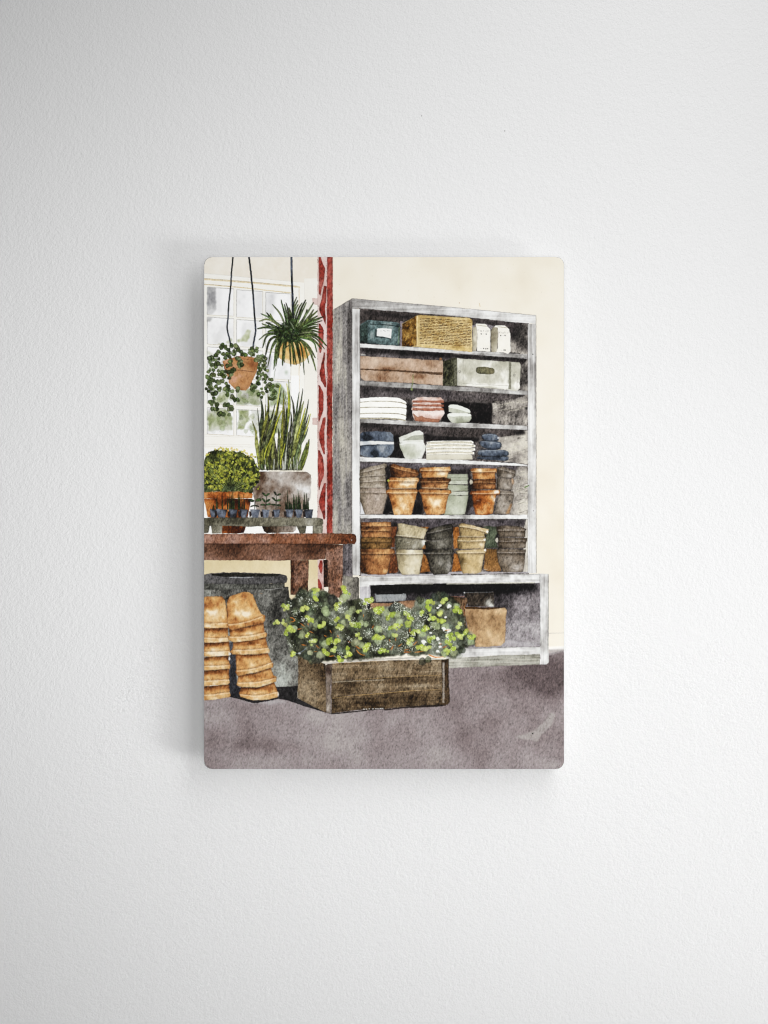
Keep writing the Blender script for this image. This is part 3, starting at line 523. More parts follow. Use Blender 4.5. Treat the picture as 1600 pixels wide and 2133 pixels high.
pot('bright orange pot in the middle of its stack', P('I', 600, 300, 640, 260, 1085, 265, 1088, 320, 1060, 350, 1040, 432, 620, 442, 600, 350), OR, [P('I', 620, 330, 820, 334, 1070, 330)], gx=.2, t0=.58, blobs=[(848, 1008, 14, 5, .4)])
pot('bright orange pot at the bottom of its stack', P('I', 565, 470, 620, 445, 1050, 445, 1072, 480, 1060, 520, 1040, 560, 1010, 700, 970, 856, 690, 856, 640, 650, 610, 540, 580, 530), OR, [P('I', 580, 520, 820, 525, 1055, 518), P('I', 610, 450, 820, 452, 1045, 448)], gx=.05, t0=.56, blobs=[(846, 1040, 12, 14, .28), (820, 1050, 8, 8, -.25), (815, 1035, 8, 5, -.2)])
GN = [(108, 114, 92), (148, 153, 130), (177, 181, 160), (206, 209, 194)]
for nm, a, t in (('topmost sage green pot', P('J', -20, 180, 280, 175, 292, 235, 280, 262, -10, 262), .5), ('second sage green pot from the top', P('J', -10, 262, 278, 262, 282, 312, -10, 316), .85), ('third sage green pot from the top', P('J', -10, 316, 290, 325, 280, 402, -10, 406), .4), ('fourth sage green pot from the top', P('J', 0, 404, 300, 410, 290, 457, 0, 461), .85), ('lowest sage green pot', P('J', 0, 460, 290, 462, 285, 510, 265, 620, 245, 712, 200, 720, -30, 720), .62)):
    pot(nm, a, GN, gran=.09, var=.3, ns=10, edge=.25, t0=t, blobs=[(945, 1040, 14, 12, -.25)] if t == .62 else [])
line(P('J', 10, 220, 140, 222, 285, 218), .8, (90, 98, 80), .6)
pot('small bright orange pot on top of the second orange stack', P('I', 1100, 110, 1300, 98, 1590, 92, 1592, 160, 1548, 182, 1530, 262, 1140, 267, 1120, 185, 1080, 200), OR, [P('I', 1110, 165, 1350, 165, 1580, 160)], gx=.3, t0=.58, blobs=[(922, 986, 12, 5, .4), (905, 985, 8, 5, -.2)])
pot('dark rimmed orange pot in the second orange stack', P('I', 1090, 275, 1400, 268, 1590, 275, 1596, 310, 1560, 350, 1545, 442, 1130, 442, 1110, 350), DO, [P('I', 1110, 350, 1350, 345, 1570, 345)], t0=.4, gy=.5, blobs=[(905, 1000, 30, 4, -.25), (925, 1011, 12, 5, .3)])
pot('speckled orange pot under the second orange stack', P('I', 1070, 470, 1110, 445, 1590, 465, 1596, 510, 1555, 542, 1520, 700, 1500, 830, 1400, 858, 1200, 855, 1160, 750, 1130, 600, 1110, 525), OR, [P('I', 1100, 525, 1350, 525, 1570, 535), P('I', 1130, 445, 1350, 448, 1560, 445)], t0=.5, gy=-.1, blobs=[(911, 1046, 10, 10, .4), (896, 1043, 9, 9, .2), (888, 1060, 8, 14, -.2), (900, 1026, 20, 5, -.1)])
GB = [(52, 44, 34), (96, 86, 74), (134, 124, 112), (168, 160, 150)]
pot('tilted grey brown pot at the right end of the fifth shelf', P('J', 670, 90, 760, 80, 922, 132, 915, 190, 890, 232, 680, 216), GB, [P('J', 690, 120, 800, 140, 915, 180)], t0=.4, blobs=[(1041, 982, 8, 6, -.3), (1062, 990, 8, 5, .3)])
pot('middle grey brown pot at the right end of the fifth shelf', P('J', 680, 220, 900, 250, 890, 320, 870, 382, 660, 382), GB, t0=.5, blobs=[(1036, 1012, 5, 6, -.4), (1056, 1012, 8, 6, .3)])
pot('lowest grey brown pot at the right end of the fifth shelf', P('J', 700, 385, 890, 408, 902, 450, 880, 580, 830, 710, 640, 710, 660, 600, 700, 450), GB, [P('J', 700, 445, 890, 452)], t0=.62, gx=.1, blobs=[(1048, 1025, 16, 4, -.3), (1060, 1065, 8, 5, -.1)])
wash(P('J', 870, 240, 890, 235, 900, 300, 885, 320), [(206, 150, 100), (224, 190, 160)], own=False, gran=.1, soft=1, alpha=.8); wash(P('J', 860, 570, 880, 570, 840, 700, 780, 705), [(176, 118, 62), (190, 140, 92)], own=False, gran=.15, soft=1, alpha=.65)
pot('topmost orange pot of the third orange stack', P('J', 310, 120, 350, 100, 670, 98, 672, 150, 645, 160, 655, 242, 350, 247, 345, 160), OR, [P('J', 330, 155, 500, 158, 660, 152)], t0=.48, blobs=[(998, 980, 10, 4, .4), (1004, 990, 26, 5, -.1), (1026, 992, 5, 8, .2)])
pot('dark brown pot in the third orange stack', P('J', 335, 250, 660, 245, 662, 382, 345, 387, 330, 300), DO, [P('J', 340, 300, 500, 295, 650, 300)], t0=.28, blobs=[(1020, 1013, 12, 5, .35)])
disc(981.5, 1004, 3.4, (196, 188, 168), .9, ry=5)
pot('rust orange pot at the bottom of the third orange stack', P('J', 310, 440, 330, 400, 520, 392, 710, 385, 712, 440, 665, 455, 640, 560, 620, 700, 570, 716, 390, 716, 360, 600, 340, 460), [(66, 28, 6), (128, 66, 22), (180, 108, 48), (206, 156, 104), (232, 224, 212)], [P('J', 340, 446, 500, 450, 700, 440)], t0=.42, gx=.15, blobs=[(1037, 1025, 6, 5, .6), (1032, 1042, 6, 14, .35), (1000, 1045, 14, 12, -.25), (1004, 1066, 16, 6, .15)])
# sixth shelf
part('painted_pot', None, 'dark brown pot behind the left stacks of the sixth shelf')
for a in (P('I', 650, 1045, 740, 1040, 720, 1180, 700, 1370, 650, 1370), P('I', 640, 1490, 722, 1480, 762, 1750, 720, 1780, 600, 1780)): wash(a, [(62, 30, 12), (98, 54, 28), (122, 74, 44)], gran=.22, edge=.1)
part('painted_pot', None, 'brown pot showing between the beige and black stacks')
for a in (P('I', 1100, 1048, 1250, 1050, 1230, 1080, 1200, 1100), P('I', 1150, 1330, 1205, 1340, 1195, 1400, 1140, 1395), P('I', 1155, 1470, 1200, 1490, 1250, 1650, 1272, 1750, 1110, 1770)): wash(a, [(80, 48, 14), (128, 80, 34), (160, 104, 52)], gran=.22, edge=.1)
part('painted_pot', None, 'rust pot showing between the black and tan stacks')
for a in (P('J', 85, 890, 165, 878, 175, 1000, 150, 1040, 155, 1170, 100, 1172), P('J', 105, 1230, 150, 1240, 205, 1470, 68, 1476, 90, 1350)): wash(a, [(90, 48, 10), (146, 88, 34), (176, 116, 60)], gran=.22, edge=.1)
part('painted_pot', None, 'dark green pot behind the tan and brown stacks')
for a in (P('J', 490, 880, 560, 865, 668, 882, 682, 960, 650, 1040, 692, 1162, 510, 1162, 530, 980),): wash(a, [(44, 52, 38), (74, 82, 64), (104, 110, 90)], gran=.2, edge=.2)
part('painted_pot', None, 'tan brown pot low between the tan and brown stacks')
wash(P('J', 525, 1170, 670, 1180, 690, 1240, 722, 1470, 640, 1476, 540, 1470, 495, 1440, 510, 1240), [(74, 52, 20), (126, 88, 44), (170, 122, 74)], gran=.2, edge=.2, gy=.3)
line(P('J', 530, 1215, 660, 1215), 1., (80, 50, 24), .7)
pot('topmost rust pot of the left stack on the sixth shelf', P('I', 165, 975, 645, 970, 650, 1045, 682, 1060, 650, 1130, 640, 1212, 180, 1217, 165, 1050), DO, [P('I', 175, 1045, 400, 1045, 640, 1040), P('I', 175, 1115, 400, 1120, 640, 1115)], t0=.56, blobs=[(782, 1092, 30, 3, .15), (775, 1103, 20, 5, -.2)])
pot('mossy middle pot of the left stack on the sixth shelf', P('I', 170, 1215, 665, 1215, 672, 1260, 640, 1392, 170, 1402), [(40, 28, 10), (84, 58, 24), (128, 94, 50), (164, 130, 84)], [P('I', 190, 1290, 400, 1285, 640, 1290)], t0=.38, blobs=[(756, 1124, 6, 6, .3), (804, 1130, 8, 6, .25)])
pot('lowest rust pot of the left stack on the sixth shelf', P('I', 160, 1400, 690, 1395, 706, 1440, 700, 1475, 650, 1490, 600, 1750, 560, 1805, 280, 1805, 230, 1780, 160, 1775), DO, [P('I', 175, 1478, 400, 1482, 680, 1480)], t0=.48, blobs=[(757, 1170, 8, 26, -.25), (805, 1150, 12, 6, .25), (803, 1190, 6, 6, .35), (785, 1160, 14, 10, .1)])
BE = [(92, 82, 58), (138, 124, 94), (176, 162, 128), (204, 192, 162), (232, 226, 208)]
pot('tilted beige pot on top of the beige stack', P('I', 745, 1000, 800, 990, 1000, 1030, 1200, 1070, 1218, 1110, 1160, 1242, 940, 1215, 720, 1192, 760, 1080), BE, [P('I', 720, 1192, 940, 1212, 1160, 1242)], t0=.42, ns=10, var=.4, blobs=[(880, 1115, 8, 8, .3), (835, 1112, 10, 6, -.15)])
pot('grey stained pot in the middle of the beige stack', P('I', 700, 1200, 940, 1225, 1160, 1250, 1212, 1262, 1130, 1392, 720, 1412), [(66, 62, 46), (100, 95, 78), (134, 128, 110), (214, 212, 204)], gx=.15, t0=.38, ns=10, var=.4, blobs=[(884, 1130, 5, 8, .6)])
pot('pale beige pot at the bottom of the beige stack', P('I', 720, 1410, 1140, 1410, 1152, 1480, 1110, 1700, 1090, 1802, 820, 1806, 760, 1700, 730, 1490), BE, [P('I', 730, 1482, 920, 1488, 1145, 1482)], t0=.58, ns=10, var=.35, gran=.12, gx=.1, blobs=[(835, 1168, 8, 20, -.2), (858, 1185, 14, 14, .15)])
BK = [(16, 15, 12), (48, 44, 36), (78, 74, 64), (112, 108, 98), (160, 156, 150)]
pot('tilted black pot on top of the black stack', P('I', 1200, 1130, 1260, 1075, 1520, 1010, 1600, 1000, 1630, 1040, 1615, 1180, 1500, 1270, 1210, 1255), BK, [P('I', 1215, 1160, 1400, 1130, 1610, 1080)], t0=.28, ns=10, var=.35)
pot('grey black pot in the middle of the black stack', P('I', 1180, 1290, 1380, 1250, 1615, 1190, 1628, 1290, 1600, 1392, 1210, 1402), BK, t0=.42, ns=10, var=.4, blobs=[(905, 1127, 14, 3, .25), (925, 1136, 8, 5, .3)])
pot('black pot with a grey streak at the bottom of the black stack', P('I', 1160, 1400, 1620, 1395, 1642, 1440, 1605, 1480, 1620, 1560, 1585, 1740, 1540, 1802, 1320, 1806, 1260, 1740, 1220, 1560, 1190, 1480), BK, [P('I', 1180, 1480, 1400, 1485, 1610, 1480)], t0=.26, ns=10, var=.3, gx=.2, blobs=[(936, 1178, 7, 16, .5), (919, 1168, 6, 12, .15), (905, 1148, 24, 4, -.15)])
TN = [(92, 74, 42), (140, 118, 78), (180, 154, 108), (208, 184, 142), (236, 226, 204)]
pot('tilted tan pot on top of the tan stack', P('J', 160, 850, 200, 830, 360, 862, 560, 910, 555, 972, 505, 970, 512, 1012, 180, 1005, 170, 890), TN, [P('J', 175, 885, 350, 905, 520, 960)], t0=.42, ns=10, var=.35, blobs=[(1000, 1100, 20, 4, .25), (1016, 1108, 4, 5, .5), (975, 1095, 14, 3, .25)])
pot('middle tan pot of the tan stack', P('J', 140, 1045, 180, 1010, 520, 1012, 516, 1090, 495, 1172, 150, 1172), TN, [P('J', 150, 1020, 330, 1022, 510, 1022), P('J', 150, 1078, 330, 1080, 510, 1076)], t0=.48, ns=10, var=.35, gx=.25, blobs=[(1004, 1133, 8, 5, .3)])
pot('lowest tan pot of the tan stack', P('J', 125, 1200, 330, 1180, 530, 1172, 532, 1212, 503, 1250, 465, 1480, 400, 1502, 220, 1502, 170, 1330, 150, 1240), TN, [P('J', 150, 1238, 330, 1236, 510, 1232)], t0=.5, ns=10, var=.35, gx=.25, gran=.14, blobs=[(963, 1164, 8, 12, -.45), (1000, 1175, 12, 18, .2), (976, 1149, 14, 4, -.1)])
for (u, v) in ((545, 945), (515, 1190), (510, 1050)): disc(930 + u / 6.4, 960 + v / 6.4, 2.6, (240, 238, 232), .85)
BR = [(44, 34, 22), (82, 70, 56), (112, 100, 86), (144, 134, 122), (176, 168, 160)]
pot('topmost dark brown pot of the right stack on the sixth shelf', P('J', 665, 880, 760, 860, 950, 870, 1067, 910, 1050, 940, 1052, 1012, 700, 1017, 670, 930), BR, [P('J', 680, 938, 860, 936, 1050, 936)], t0=.36, ns=10, var=.4, blobs=[(1080, 1110, 10, 5, .2)])
pot('middle dark brown pot of the right stack on the sixth shelf', P('J', 690, 1020, 1072, 1030, 1052, 1162, 700, 1167), BR, [P('J', 700, 1085, 860, 1084, 1055, 1080)], t0=.36, ns=10, var=.5, blobs=[(1090, 1136, 8, 6, .3), (1055, 1125, 5, 8, -.3)])
pot('pale footed brown pot under the right stack on the sixth shelf', P('J', 665, 1190, 700, 1170, 1062, 1182, 1050, 1250, 1030, 1450, 1000, 1482, 760, 1487, 700, 1380, 670, 1230), BR, [P('J', 680, 1235, 860, 1236, 1050, 1234)], t0=.56, ns=10, var=.35, blobs=[(1065, 1150, 26, 8, -.3), (1078, 1180, 14, 12, .3), (1050, 1180, 10, 10, -.1)])
disc(1035, 1125, 3, (212, 205, 188), .85, ry=5)

# ---- base cabinet contents
blk('painted_box', 'low grey box in the base cabinet', P('O', 250, 345, 600, 345, 650, 350, 660, 390, 640, 440, 270, 455), [(96, 98, 98), (126, 130, 132), (150, 152, 152), (196, 198, 198)], gran=.15, edge=.2, blobs=[(841, 1245, 5, 7, .35)])
line(P('O', 270, 350, 440, 350, 610, 345), 3, (10, 9, 8), .9)
blk('painted_box', 'brown box under the grey box in the base cabinet', P('O', 190, 470, 430, 470, 640, 440, 840, 430, 840, 600, 190, 600), [(104, 76, 52), (150, 112, 82), (176, 136, 104)], gran=.18, edge=.1, gx=-.2)
blk('painted_sack', 'brown paper sack beside the large tan pot', P('O', 1170, 385, 1300, 390, 1430, 400, 1450, 450, 1410, 520, 1420, 700, 1430, 1000, 1250, 1000, 1230, 600), [(50, 34, 18), (92, 70, 48), (134, 100, 76)], gran=.25, edge=.15, var=.5)
line(P('Q', 0, 402, 240, 402), 1., (150, 84, 56), .7); line(P('O', 1400, 470, 1395, 700, 1410, 950), 1.6, (110, 58, 22), .7)
blk('painted_box', 'dark square container behind the large tan pot', P('Q', 240, 340, 632, 338, 634, 535, 290, 530, 275, 430, 245, 390), [(20, 16, 12), (52, 44, 36), (110, 106, 98), (206, 206, 198)], gran=.25, edge=.1, t0=.3, blobs=[(1018, 1255, 9, 10, .6), (1024, 1262, 8, 4, .4)])
line(P('Q', 240, 350, 400, 345, 630, 340), .8, (150, 160, 170), .6); disc(967.5, 1234.5, 1.6, (220, 224, 228), .8)
bigpot = blk('painted_pot', 'large tan pot in the base cabinet', P('Q', 240, 548, 520, 562, 780, 548, 806, 580, 795, 700, 788, 850, 780, 1005, 730, 1050, 550, 1072, 390, 1067, 330, 960, 285, 820, 260, 700), [(120, 90, 58), (160, 126, 88), (186, 152, 112), (208, 178, 140)], var=.4, ns=10, gran=.14, edge=.25, t0=.56,
    blobs=[(1035, 1285, 16, 5, -.35), (1020, 1290, 6, 10, -.2), (990, 1330, 12, 8, -.3), (980, 1290, 10, 16, -.1), (1000, 1340, 30, 4, -.15), (1045, 1300, 14, 10, .15)])
wash(P('Q', 240, 538, 500, 545, 775, 545, 700, 562, 560, 574, 260, 562), [(60, 38, 16), (98, 66, 36)], own=False, gran=.2, edge=.2)

# ---- table
tabp = part('painted_table', None, 'reddish brown painted work table')
TB = [(62, 36, 22), (100, 68, 50), (128, 94, 77), (156, 122, 106)]
backleg = part('leg', tabp)
wash(P('L', 568, 1380, 822, 1380, 812, 1700, 815, 1860, 568, 1860), TB, gran=.3, edge=.15, t0=.4, var=.3, st='v', sa=.1, blobs=[(609, 1200, 5, 60, -.4), (628, 1172, 12, 5, -.3)])
line(P('L', 622, 1390, 625, 1700), .7, (150, 120, 110), .4)
frontleg = part('leg', tabp)
wash(P('L', 1025, 1372, 1095, 1372, 1095, 1750, 1030, 1750), [(22, 12, 6), (44, 24, 14)], gran=.3, edge=.05)
wash(P('L', 1060, 1160, 1298, 1165, 1292, 1600, 1288, 1900, 1088, 1900, 1085, 1380, 1060, 1370), TB, gran=.3, edge=.12, t0=.46, var=.3, st='v', sa=.08, blobs=[(685, 1140, 8, 8, -.4), (700, 1135, 24, 4, -.5), (712, 1210, 4, 50, .15)])
apron = part('apron', tabp)
wash(P('X', 420, 1131, 679, 1131, 679, 1165, 600, 1167.5, 420, 1167), TB, gran=.2, edge=.12, gy=.35, t0=.4, var=.3, ns=20)
use(tabp)
wash(P('X', 420, 1111.8, 600, 1111, 733, 1111.2, 740, 1113, 742, 1118, 741.5, 1128, 738, 1133, 600, 1133, 420, 1132.5), [(88, 46, 24), (118, 72, 46), (140, 98, 78), (162, 126, 112)], gran=.24, edge=.2, gx=-.75, var=.3, ns=20, t0=.52, rough=.7)
line(P('X', 425, 1133, 600, 1133.3, 715, 1133.5), 1.1, (30, 14, 8), .75); disc(732.5, 1125, 1., (235, 225, 220), .9)

# ---- urn and terracotta stacks below
urnp = part('painted_urn', None, 'large dark grey urn under the table')
UR = [(38, 37, 34), (76, 75, 70), (112, 111, 105), (148, 150, 142), (172, 176, 168)]
wash(P('N', -1000, 230, -1000, 1600, -300, 1680, 100, 1668, 300, 1668, 412, 1648, 412, 850, 330, 820, 310, 700, 300, 500, 285, 400, 275, 285), UR, gran=.26, edge=.15, gy=.55, var=.35, ns=20, t0=.45, blobs=[(575, 1270, 12, 40, -.25), (598, 1260, 8, 30, .1), (590, 1400, 20, 30, .1), (500, 1240, 60, 16, -.15), (595, 1225, 12, 8, .12), (570, 1350, 14, 30, -.2)])
wash(P('M', 20, 365, 700, 372, 1155, 365, 1160, 415, 1110, 440, 700, 452, 20, 455), [(44, 44, 40), (76, 76, 70), (112, 112, 106)], gran=.25, edge=.15, blobs=[(560, 1223, 20, 3, .3)])
rimu = part('rim', urnp)
wash(P('M', 20, 250, 140, 224, 400, 214, 700, 222, 1090, 232, 1180, 255, 1195, 300, 1180, 350, 1140, 366, 700, 378, 20, 372), [(46, 45, 45), (78, 76, 76), (112, 110, 110)], gran=.22, edge=.2, gx=-.3, t0=.5)
wash(P('M', 140, 235, 400, 225, 700, 230, 1080, 240, 1060, 270, 800, 276, 560, 274, 300, 276, 150, 258), [(18, 17, 14), (42, 40, 34)], own=False, gran=.25, edge=.1)
line(P('M', 390, 284, 560, 290, 720, 282), 1.8, (170, 172, 176), .7); line(P('M', 880, 455, 1000, 448, 1130, 430), 1.6, (150, 150, 148), .6)
shad = use(floorp)
wash(P('N', -1000, 1690, 90, 1668, 300, 1668, 415, 1648, 405, 1830, 600, 1930, 790, 2025, 700, 2000, 480, 1935, 250, 1860, 140, 1840, -200, 1900), [(22, 20, 20), (44, 42, 43)], gran=.2, edge=.05, own=True)
wash(P('M', 380, 1180, 440, 1180, 480, 1360, 490, 1700, 540, 1900, 500, 1950, 380, 1920), [(24, 24, 28), (62, 64, 70)], gran=.2, edge=0, gy=-.5, own=False, soft=1)
SK = [(112, 64, 28), (168, 108, 56), (204, 150, 90), (224, 184, 132), (242, 224, 194)]
def tpot(label, pts, rim, top=0, **k):
    part('painted_pot', None, label)
    kw = dict(var=.2, ns=5, gran=.16, edge=.4, rough=.7, t0=.52, gy=.25, cyl=.25); kw.update(k); wash(pts, SK, **kw)
    modelled(pts, SK, [rim], True)
    if top: line(off(pts[:top], 1.2), 4.4, (92, 50, 22), .45, .4); line(pts[:top], 1.8, (62, 34, 16), .6, .4)
tpot('upside down terracotta pot on top of the left stack', P('M', 20, 562, 60, 548, 285, 548, 330, 600, 350, 760, 365, 900, 382, 960, 360, 992, 150, 1002, 20, 988), P('M', 35, 915, 200, 918, 365, 905), blobs=[(440, 1262, 14, 8, -.35), (460, 1250, 8, 8, -.15), (437, 1275, 12, 7, .5), (430, 1304, 14, 3, .45), (466, 1282, 8, 8, .1)])
names = ['second', 'third', 'fourth', 'fifth']
LS = [(P('M', 20, 1000, 365, 988, 372, 1160, 388, 1180, 200, 1202, 20, 1188), P('M', 35, 1112, 200, 1125, 370, 1112)), (P('M', 20, 1205, 385, 1182, 390, 1290, 402, 1330, 382, 1372, 150, 1392, 20, 1382), P('M', 35, 1310, 200, 1318, 390, 1300)),
      (P('M', 20, 1400, 375, 1375, 386, 1480, 402, 1520, 382, 1557, 100, 1582, 20, 1582), P('M', 35, 1505, 200, 1508, 388, 1490)), (P('M', 20, 1590, 380, 1560, 386, 1690, 397, 1740, 362, 1772, 20, 1802), P('M', 35, 1712, 200, 1706, 388, 1692)),
      (P('M', 20, 1805, 380, 1775, 390, 1860, 402, 1920, 382, 1947, 150, 1988, 20, 1988), P('M', 35, 1905, 200, 1898, 390, 1868))]
for k, (a, b) in enumerate(LS): tpot('%s upside down terracotta pot from the top of the left stack' % names[k] if k < 4 else 'lowest terracotta pot of the left stack', a, b, 2, gy=.45, blobs=[(445, a[0][1] + 2, 40, 5, -.4)] + ([(440, 1358, 16, 7, .35)] if k == 1 else []) + ([(436, 1386, 14, 8, .2)] if k == 2 else []))
# draw from the bottom so that upper rims overlap
RS = [(P('M', 550, 1815, 780, 1830, 1010, 1745, 1050, 1850, 1067, 1890, 1057, 1947, 900, 1987, 700, 1992, 540, 1942, 518, 1890), P('M', 530, 1898, 780, 1925, 1055, 1868)),
      (P('M', 510, 1650, 740, 1620, 965, 1540, 1000, 1640, 1042, 1672, 1037, 1732, 800, 1812, 520, 1802, 488, 1770, 500, 1730), P('M', 505, 1738, 780, 1735, 1035, 1668)),
      (P('M', 475, 1350, 700, 1360, 925, 1335, 965, 1440, 1002, 1480, 992, 1532, 750, 1602, 500, 1652, 473, 1600, 485, 1560), P('M', 490, 1572, 750, 1545, 990, 1450)),
      (P('M', 440, 1185, 660, 1160, 890, 1120, 920, 1250, 947, 1290, 937, 1332, 600, 1362, 430, 1352, 398, 1310, 430, 1280), P('M', 440, 1285, 680, 1285, 935, 1252)),
      (P('M', 385, 1005, 620, 975, 860, 920, 880, 1030, 908, 1060, 902, 1112, 700, 1162, 440, 1187, 370, 1150, 363, 1100, 395, 1090), P('M', 390, 1100, 640, 1100, 890, 1035))]
for k, (a, b) in enumerate(RS): tpot(('lowest', 'fifth', 'fourth', 'third', 'second')[k] + ' terracotta pot ' + ('' if k == 0 else 'from the top ') + 'of the leaning right stack', a, b, 3, gy=.4, blobs=[(a[0][0] + 34, a[0][1] + 2, 34, 6, -.4)] + ([(520, 1318, 14, 6, .3)] if k == 4 else []))
tpot('tilted terracotta pot on top of the leaning right stack', P('M', 388, 552, 560, 490, 660, 488, 712, 530, 770, 680, 830, 790, 882, 820, 882, 880, 850, 922, 650, 965, 420, 1015, 375, 1000, 363, 900, 348, 640), P('M', 370, 930, 600, 900, 850, 815), gy=.0, blobs=[(505, 1245, 12, 8, -.3), (522, 1250, 8, 10, -.2), (495, 1280, 12, 10, .35), (512, 1280, 12, 6, .4), (540, 1265, 8, 12, .1), (535, 1298, 20, 5, -.45), (490, 1308, 16, 5, -.2)])
disc(478.5, 1362, 3, (225, 222, 214), .85); disc(579.5, 1446, 1.6, (230, 222, 210), .8, ry=5); disc(478, 1372, 2, (230, 226, 220), .85, ry=4)

# ---- bench, pots and seed trays on the table
def pl(name, label): return part(name, None, label)
gpot = pl('painted_pot', 'tall pale grey pot holding the snake plant')
wash(P('L', 40, 430, 120, 150, 400, 148, 800, 155, 855, 195, 852, 290, 855, 420, 840, 520, 790, 660, 760, 800, 100, 800, 90, 660), [(64, 42, 28), (104, 86, 72), (150, 138, 128), (184, 176, 168), (234, 234, 234)], gran=.15, edge=.2, var=.3, ns=20, t0=.56, gx=.25, rough=.5,
     blobs=[(545, 990, 10, 18, -.55), (540, 1020, 8, 14, -.3), (636, 1020, 14, 14, .45), (610, 1010, 16, 6, .2), (580, 1050, 40, 10, -.15), (545, 1050, 14, 16, -.15), (640, 995, 10, 10, -.05)])
wash(P('L', 170, 905, 655, 905, 640, 960, 600, 992, 240, 1006, 200, 980), [(34, 22, 12), (78, 62, 48), (150, 138, 128), (226, 224, 220)], gx=.8, gran=.2, edge=.15, t0=.35)
line(P('L', 640, 345, 660, 310, 830, 308, 852, 285), 1.0, (150, 140, 134), .7)
tpt = pl('painted_pot', 'rust terracotta pot holding the round yellow bush')
wash(P('K', 30, 950, 825, 950, 800, 1110, 745, 1400, 735, 1440, 700, 1520, 560, 1532, 340, 1530, 330, 1420, 160, 1265, 100, 1260, 30, 900), [(52, 20, 4), (110, 52, 16), (160, 88, 34), (196, 126, 64)], gran=.2, edge=.15, var=.4, ns=10, t0=.46, blobs=[(475, 1045, 40, 8, -.45), (430, 1050, 10, 6, .2), (432, 1065, 6, 14, .25), (515, 1054, 8, 8, .25), (485, 1103, 26, 8, -.35)])
wash(P('K', 30, 830, 400, 826, 830, 832, 855, 875, 838, 940, 400, 955, 30, 950), [(120, 56, 16), (176, 98, 40), (204, 134, 74), (222, 164, 112)], gran=.2, edge=.25, var=.5, ns=10, blobs=[(445, 1040, 20, 4, -.3), (515, 1030, 12, 6, .2)])
bench = pl('painted_bench', 'grey green slatted bench standing on the table')
BN = [(62, 59, 46), (100, 96, 80), (132, 128, 112), (160, 158, 146)]
for k, a in enumerate((P('K', 30, 1400, 140, 1400, 120, 1515, 80, 1530, 30, 1530), P('K', 160, 1400, 348, 1400, 335, 1530, 175, 1530), P('L', 658, 905, 788, 905, 775, 1000, 740, 1010, 690, 1010), P('L', 878, 905, 1022, 900, 1012, 1007, 880, 1007))):
    part('leg', bench); wash(a, BN, gran=.22, edge=.2, t0=(.2, .55, .25, .5)[k], gx=(0, .4, -.4, .2)[k])
use(bench)
wash(P('X', 420, 1078.5, 446, 1078, 560, 1077.5, 664, 1078.2, 673, 1082, 673.8, 1090, 672, 1096, 560, 1096.5, 420, 1095.5), BN, gran=.2, edge=.22, gx=.1, t0=.45, var=.35, ns=20, rough=.6, blobs=[(436, 1085, 12, 9, -.5), (450, 1088, 4, 8, .3), (490, 1094, 24, 2, .35)])
# seedlings and trays
SD = [(36, 58, 24), (54, 80, 36)]
def sprig(x, y, h, w=1.6, c=None):
    blade([(x, y), (x + rnd.uniform(-.6, .6), y - h * .5), (x + rnd.uniform(-1, 1), y - h)], w, jit(c or (48, 70, 34), .2), .95, prof=lambda f: 1 - .75 * f)
slots = [(436.5, 455), (449.5, 474), (476, 495), (499, 517), (521, 542), (545, 562), (568, 584), (594, 612), (614, 631), (633, 653)]
tints = [.35, .4, .35, .45, .65, .6, .55, .6, .6, .3]
stems = [[(445, 10), (452.5, 30), (463, 25)], [(474, 28), (479, 36), (482, 40), (485, 36), (487, 24)], [(498, 36), (500, 30), (504, 26), (508, 32), (509, 20), (497, 20)], [], [], [], [], [(595, 20), (599, 40), (602, 22), (605, 16), (597, 14), (608, 12)], [(611, 32), (614, 22), (618, 30), (621.5, 42), (624, 26), (626, 14), (612, 14)], [(632, 20), (634.5, 36), (639.5, 34), (643, 24), (637, 16)]]
for k, (a, b) in enumerate(slots):
    tp = pl('painted_seed_pot', ('leftmost small blue seed pot on the bench', 'small blue seed pot with a single grass tuft', 'small blue seed pot with the tallest grass in front of the rust pot', 'small blue seed pot with grass at the right edge of the rust pot', 'small blue seed pot with a two leaved seedling', 'small blue seed pot with the left tall seedling', 'small blue seed pot with the right tall seedling', 'small blue seed pot with the leftmost grass before the grey pot', 'small blue seed pot with the densest grass before the grey pot', 'rightmost small dark blue seed pot')[k])
    yt, yb = (1061, 1078) if k < 9 else (1061, 1079); m_ = (b - a) * .14
    wash([(a, yt + rnd.uniform(-1, 1)), ((a + b) / 2, yt), (b, yt), (b - m_, yb - 4), (b - m_ * 1.4, yb), (a + m_ * 1.4, yb), (a + m_, yb - 4)], [(42, 45, 52), (74, 80, 92), (106, 113, 126), (130, 136, 146)], gran=.17, edge=.25, t0=tints[k], var=.4, ns=5)
    if 0 < k: wash([(a - 2.6, yt + 4), (a + 2.6, yt + 4), (a + 3, yb - 2), (a - 1.5, yb - 1)], [(26, 20, 18), (44, 36, 34)], own=False, gran=.2, edge=.1)
    if stems[k]:
        part('grass', tp)
        for (x, h) in stems[k]:
            for q in range(3): sprig(x + rnd.uniform(-1.4, 1.4), yt, h * rnd.uniform(.55, 1) * (1 if q else 1), rnd.uniform(1.4, 2.4))
            sprig(x, yt, h, 1.9, (40, 60, 28))
def leaf(x, y, dx, dy, w, c=(58, 84, 44)):
    blade([(x, y), (x + dx * .5, y + dy * .5 - .8), (x + dx, y + dy)], w, jit(c, .12), .97, prof=lambda f: max(.1, math.sin(math.pi * (f * .94 + .03))), edge=.8)
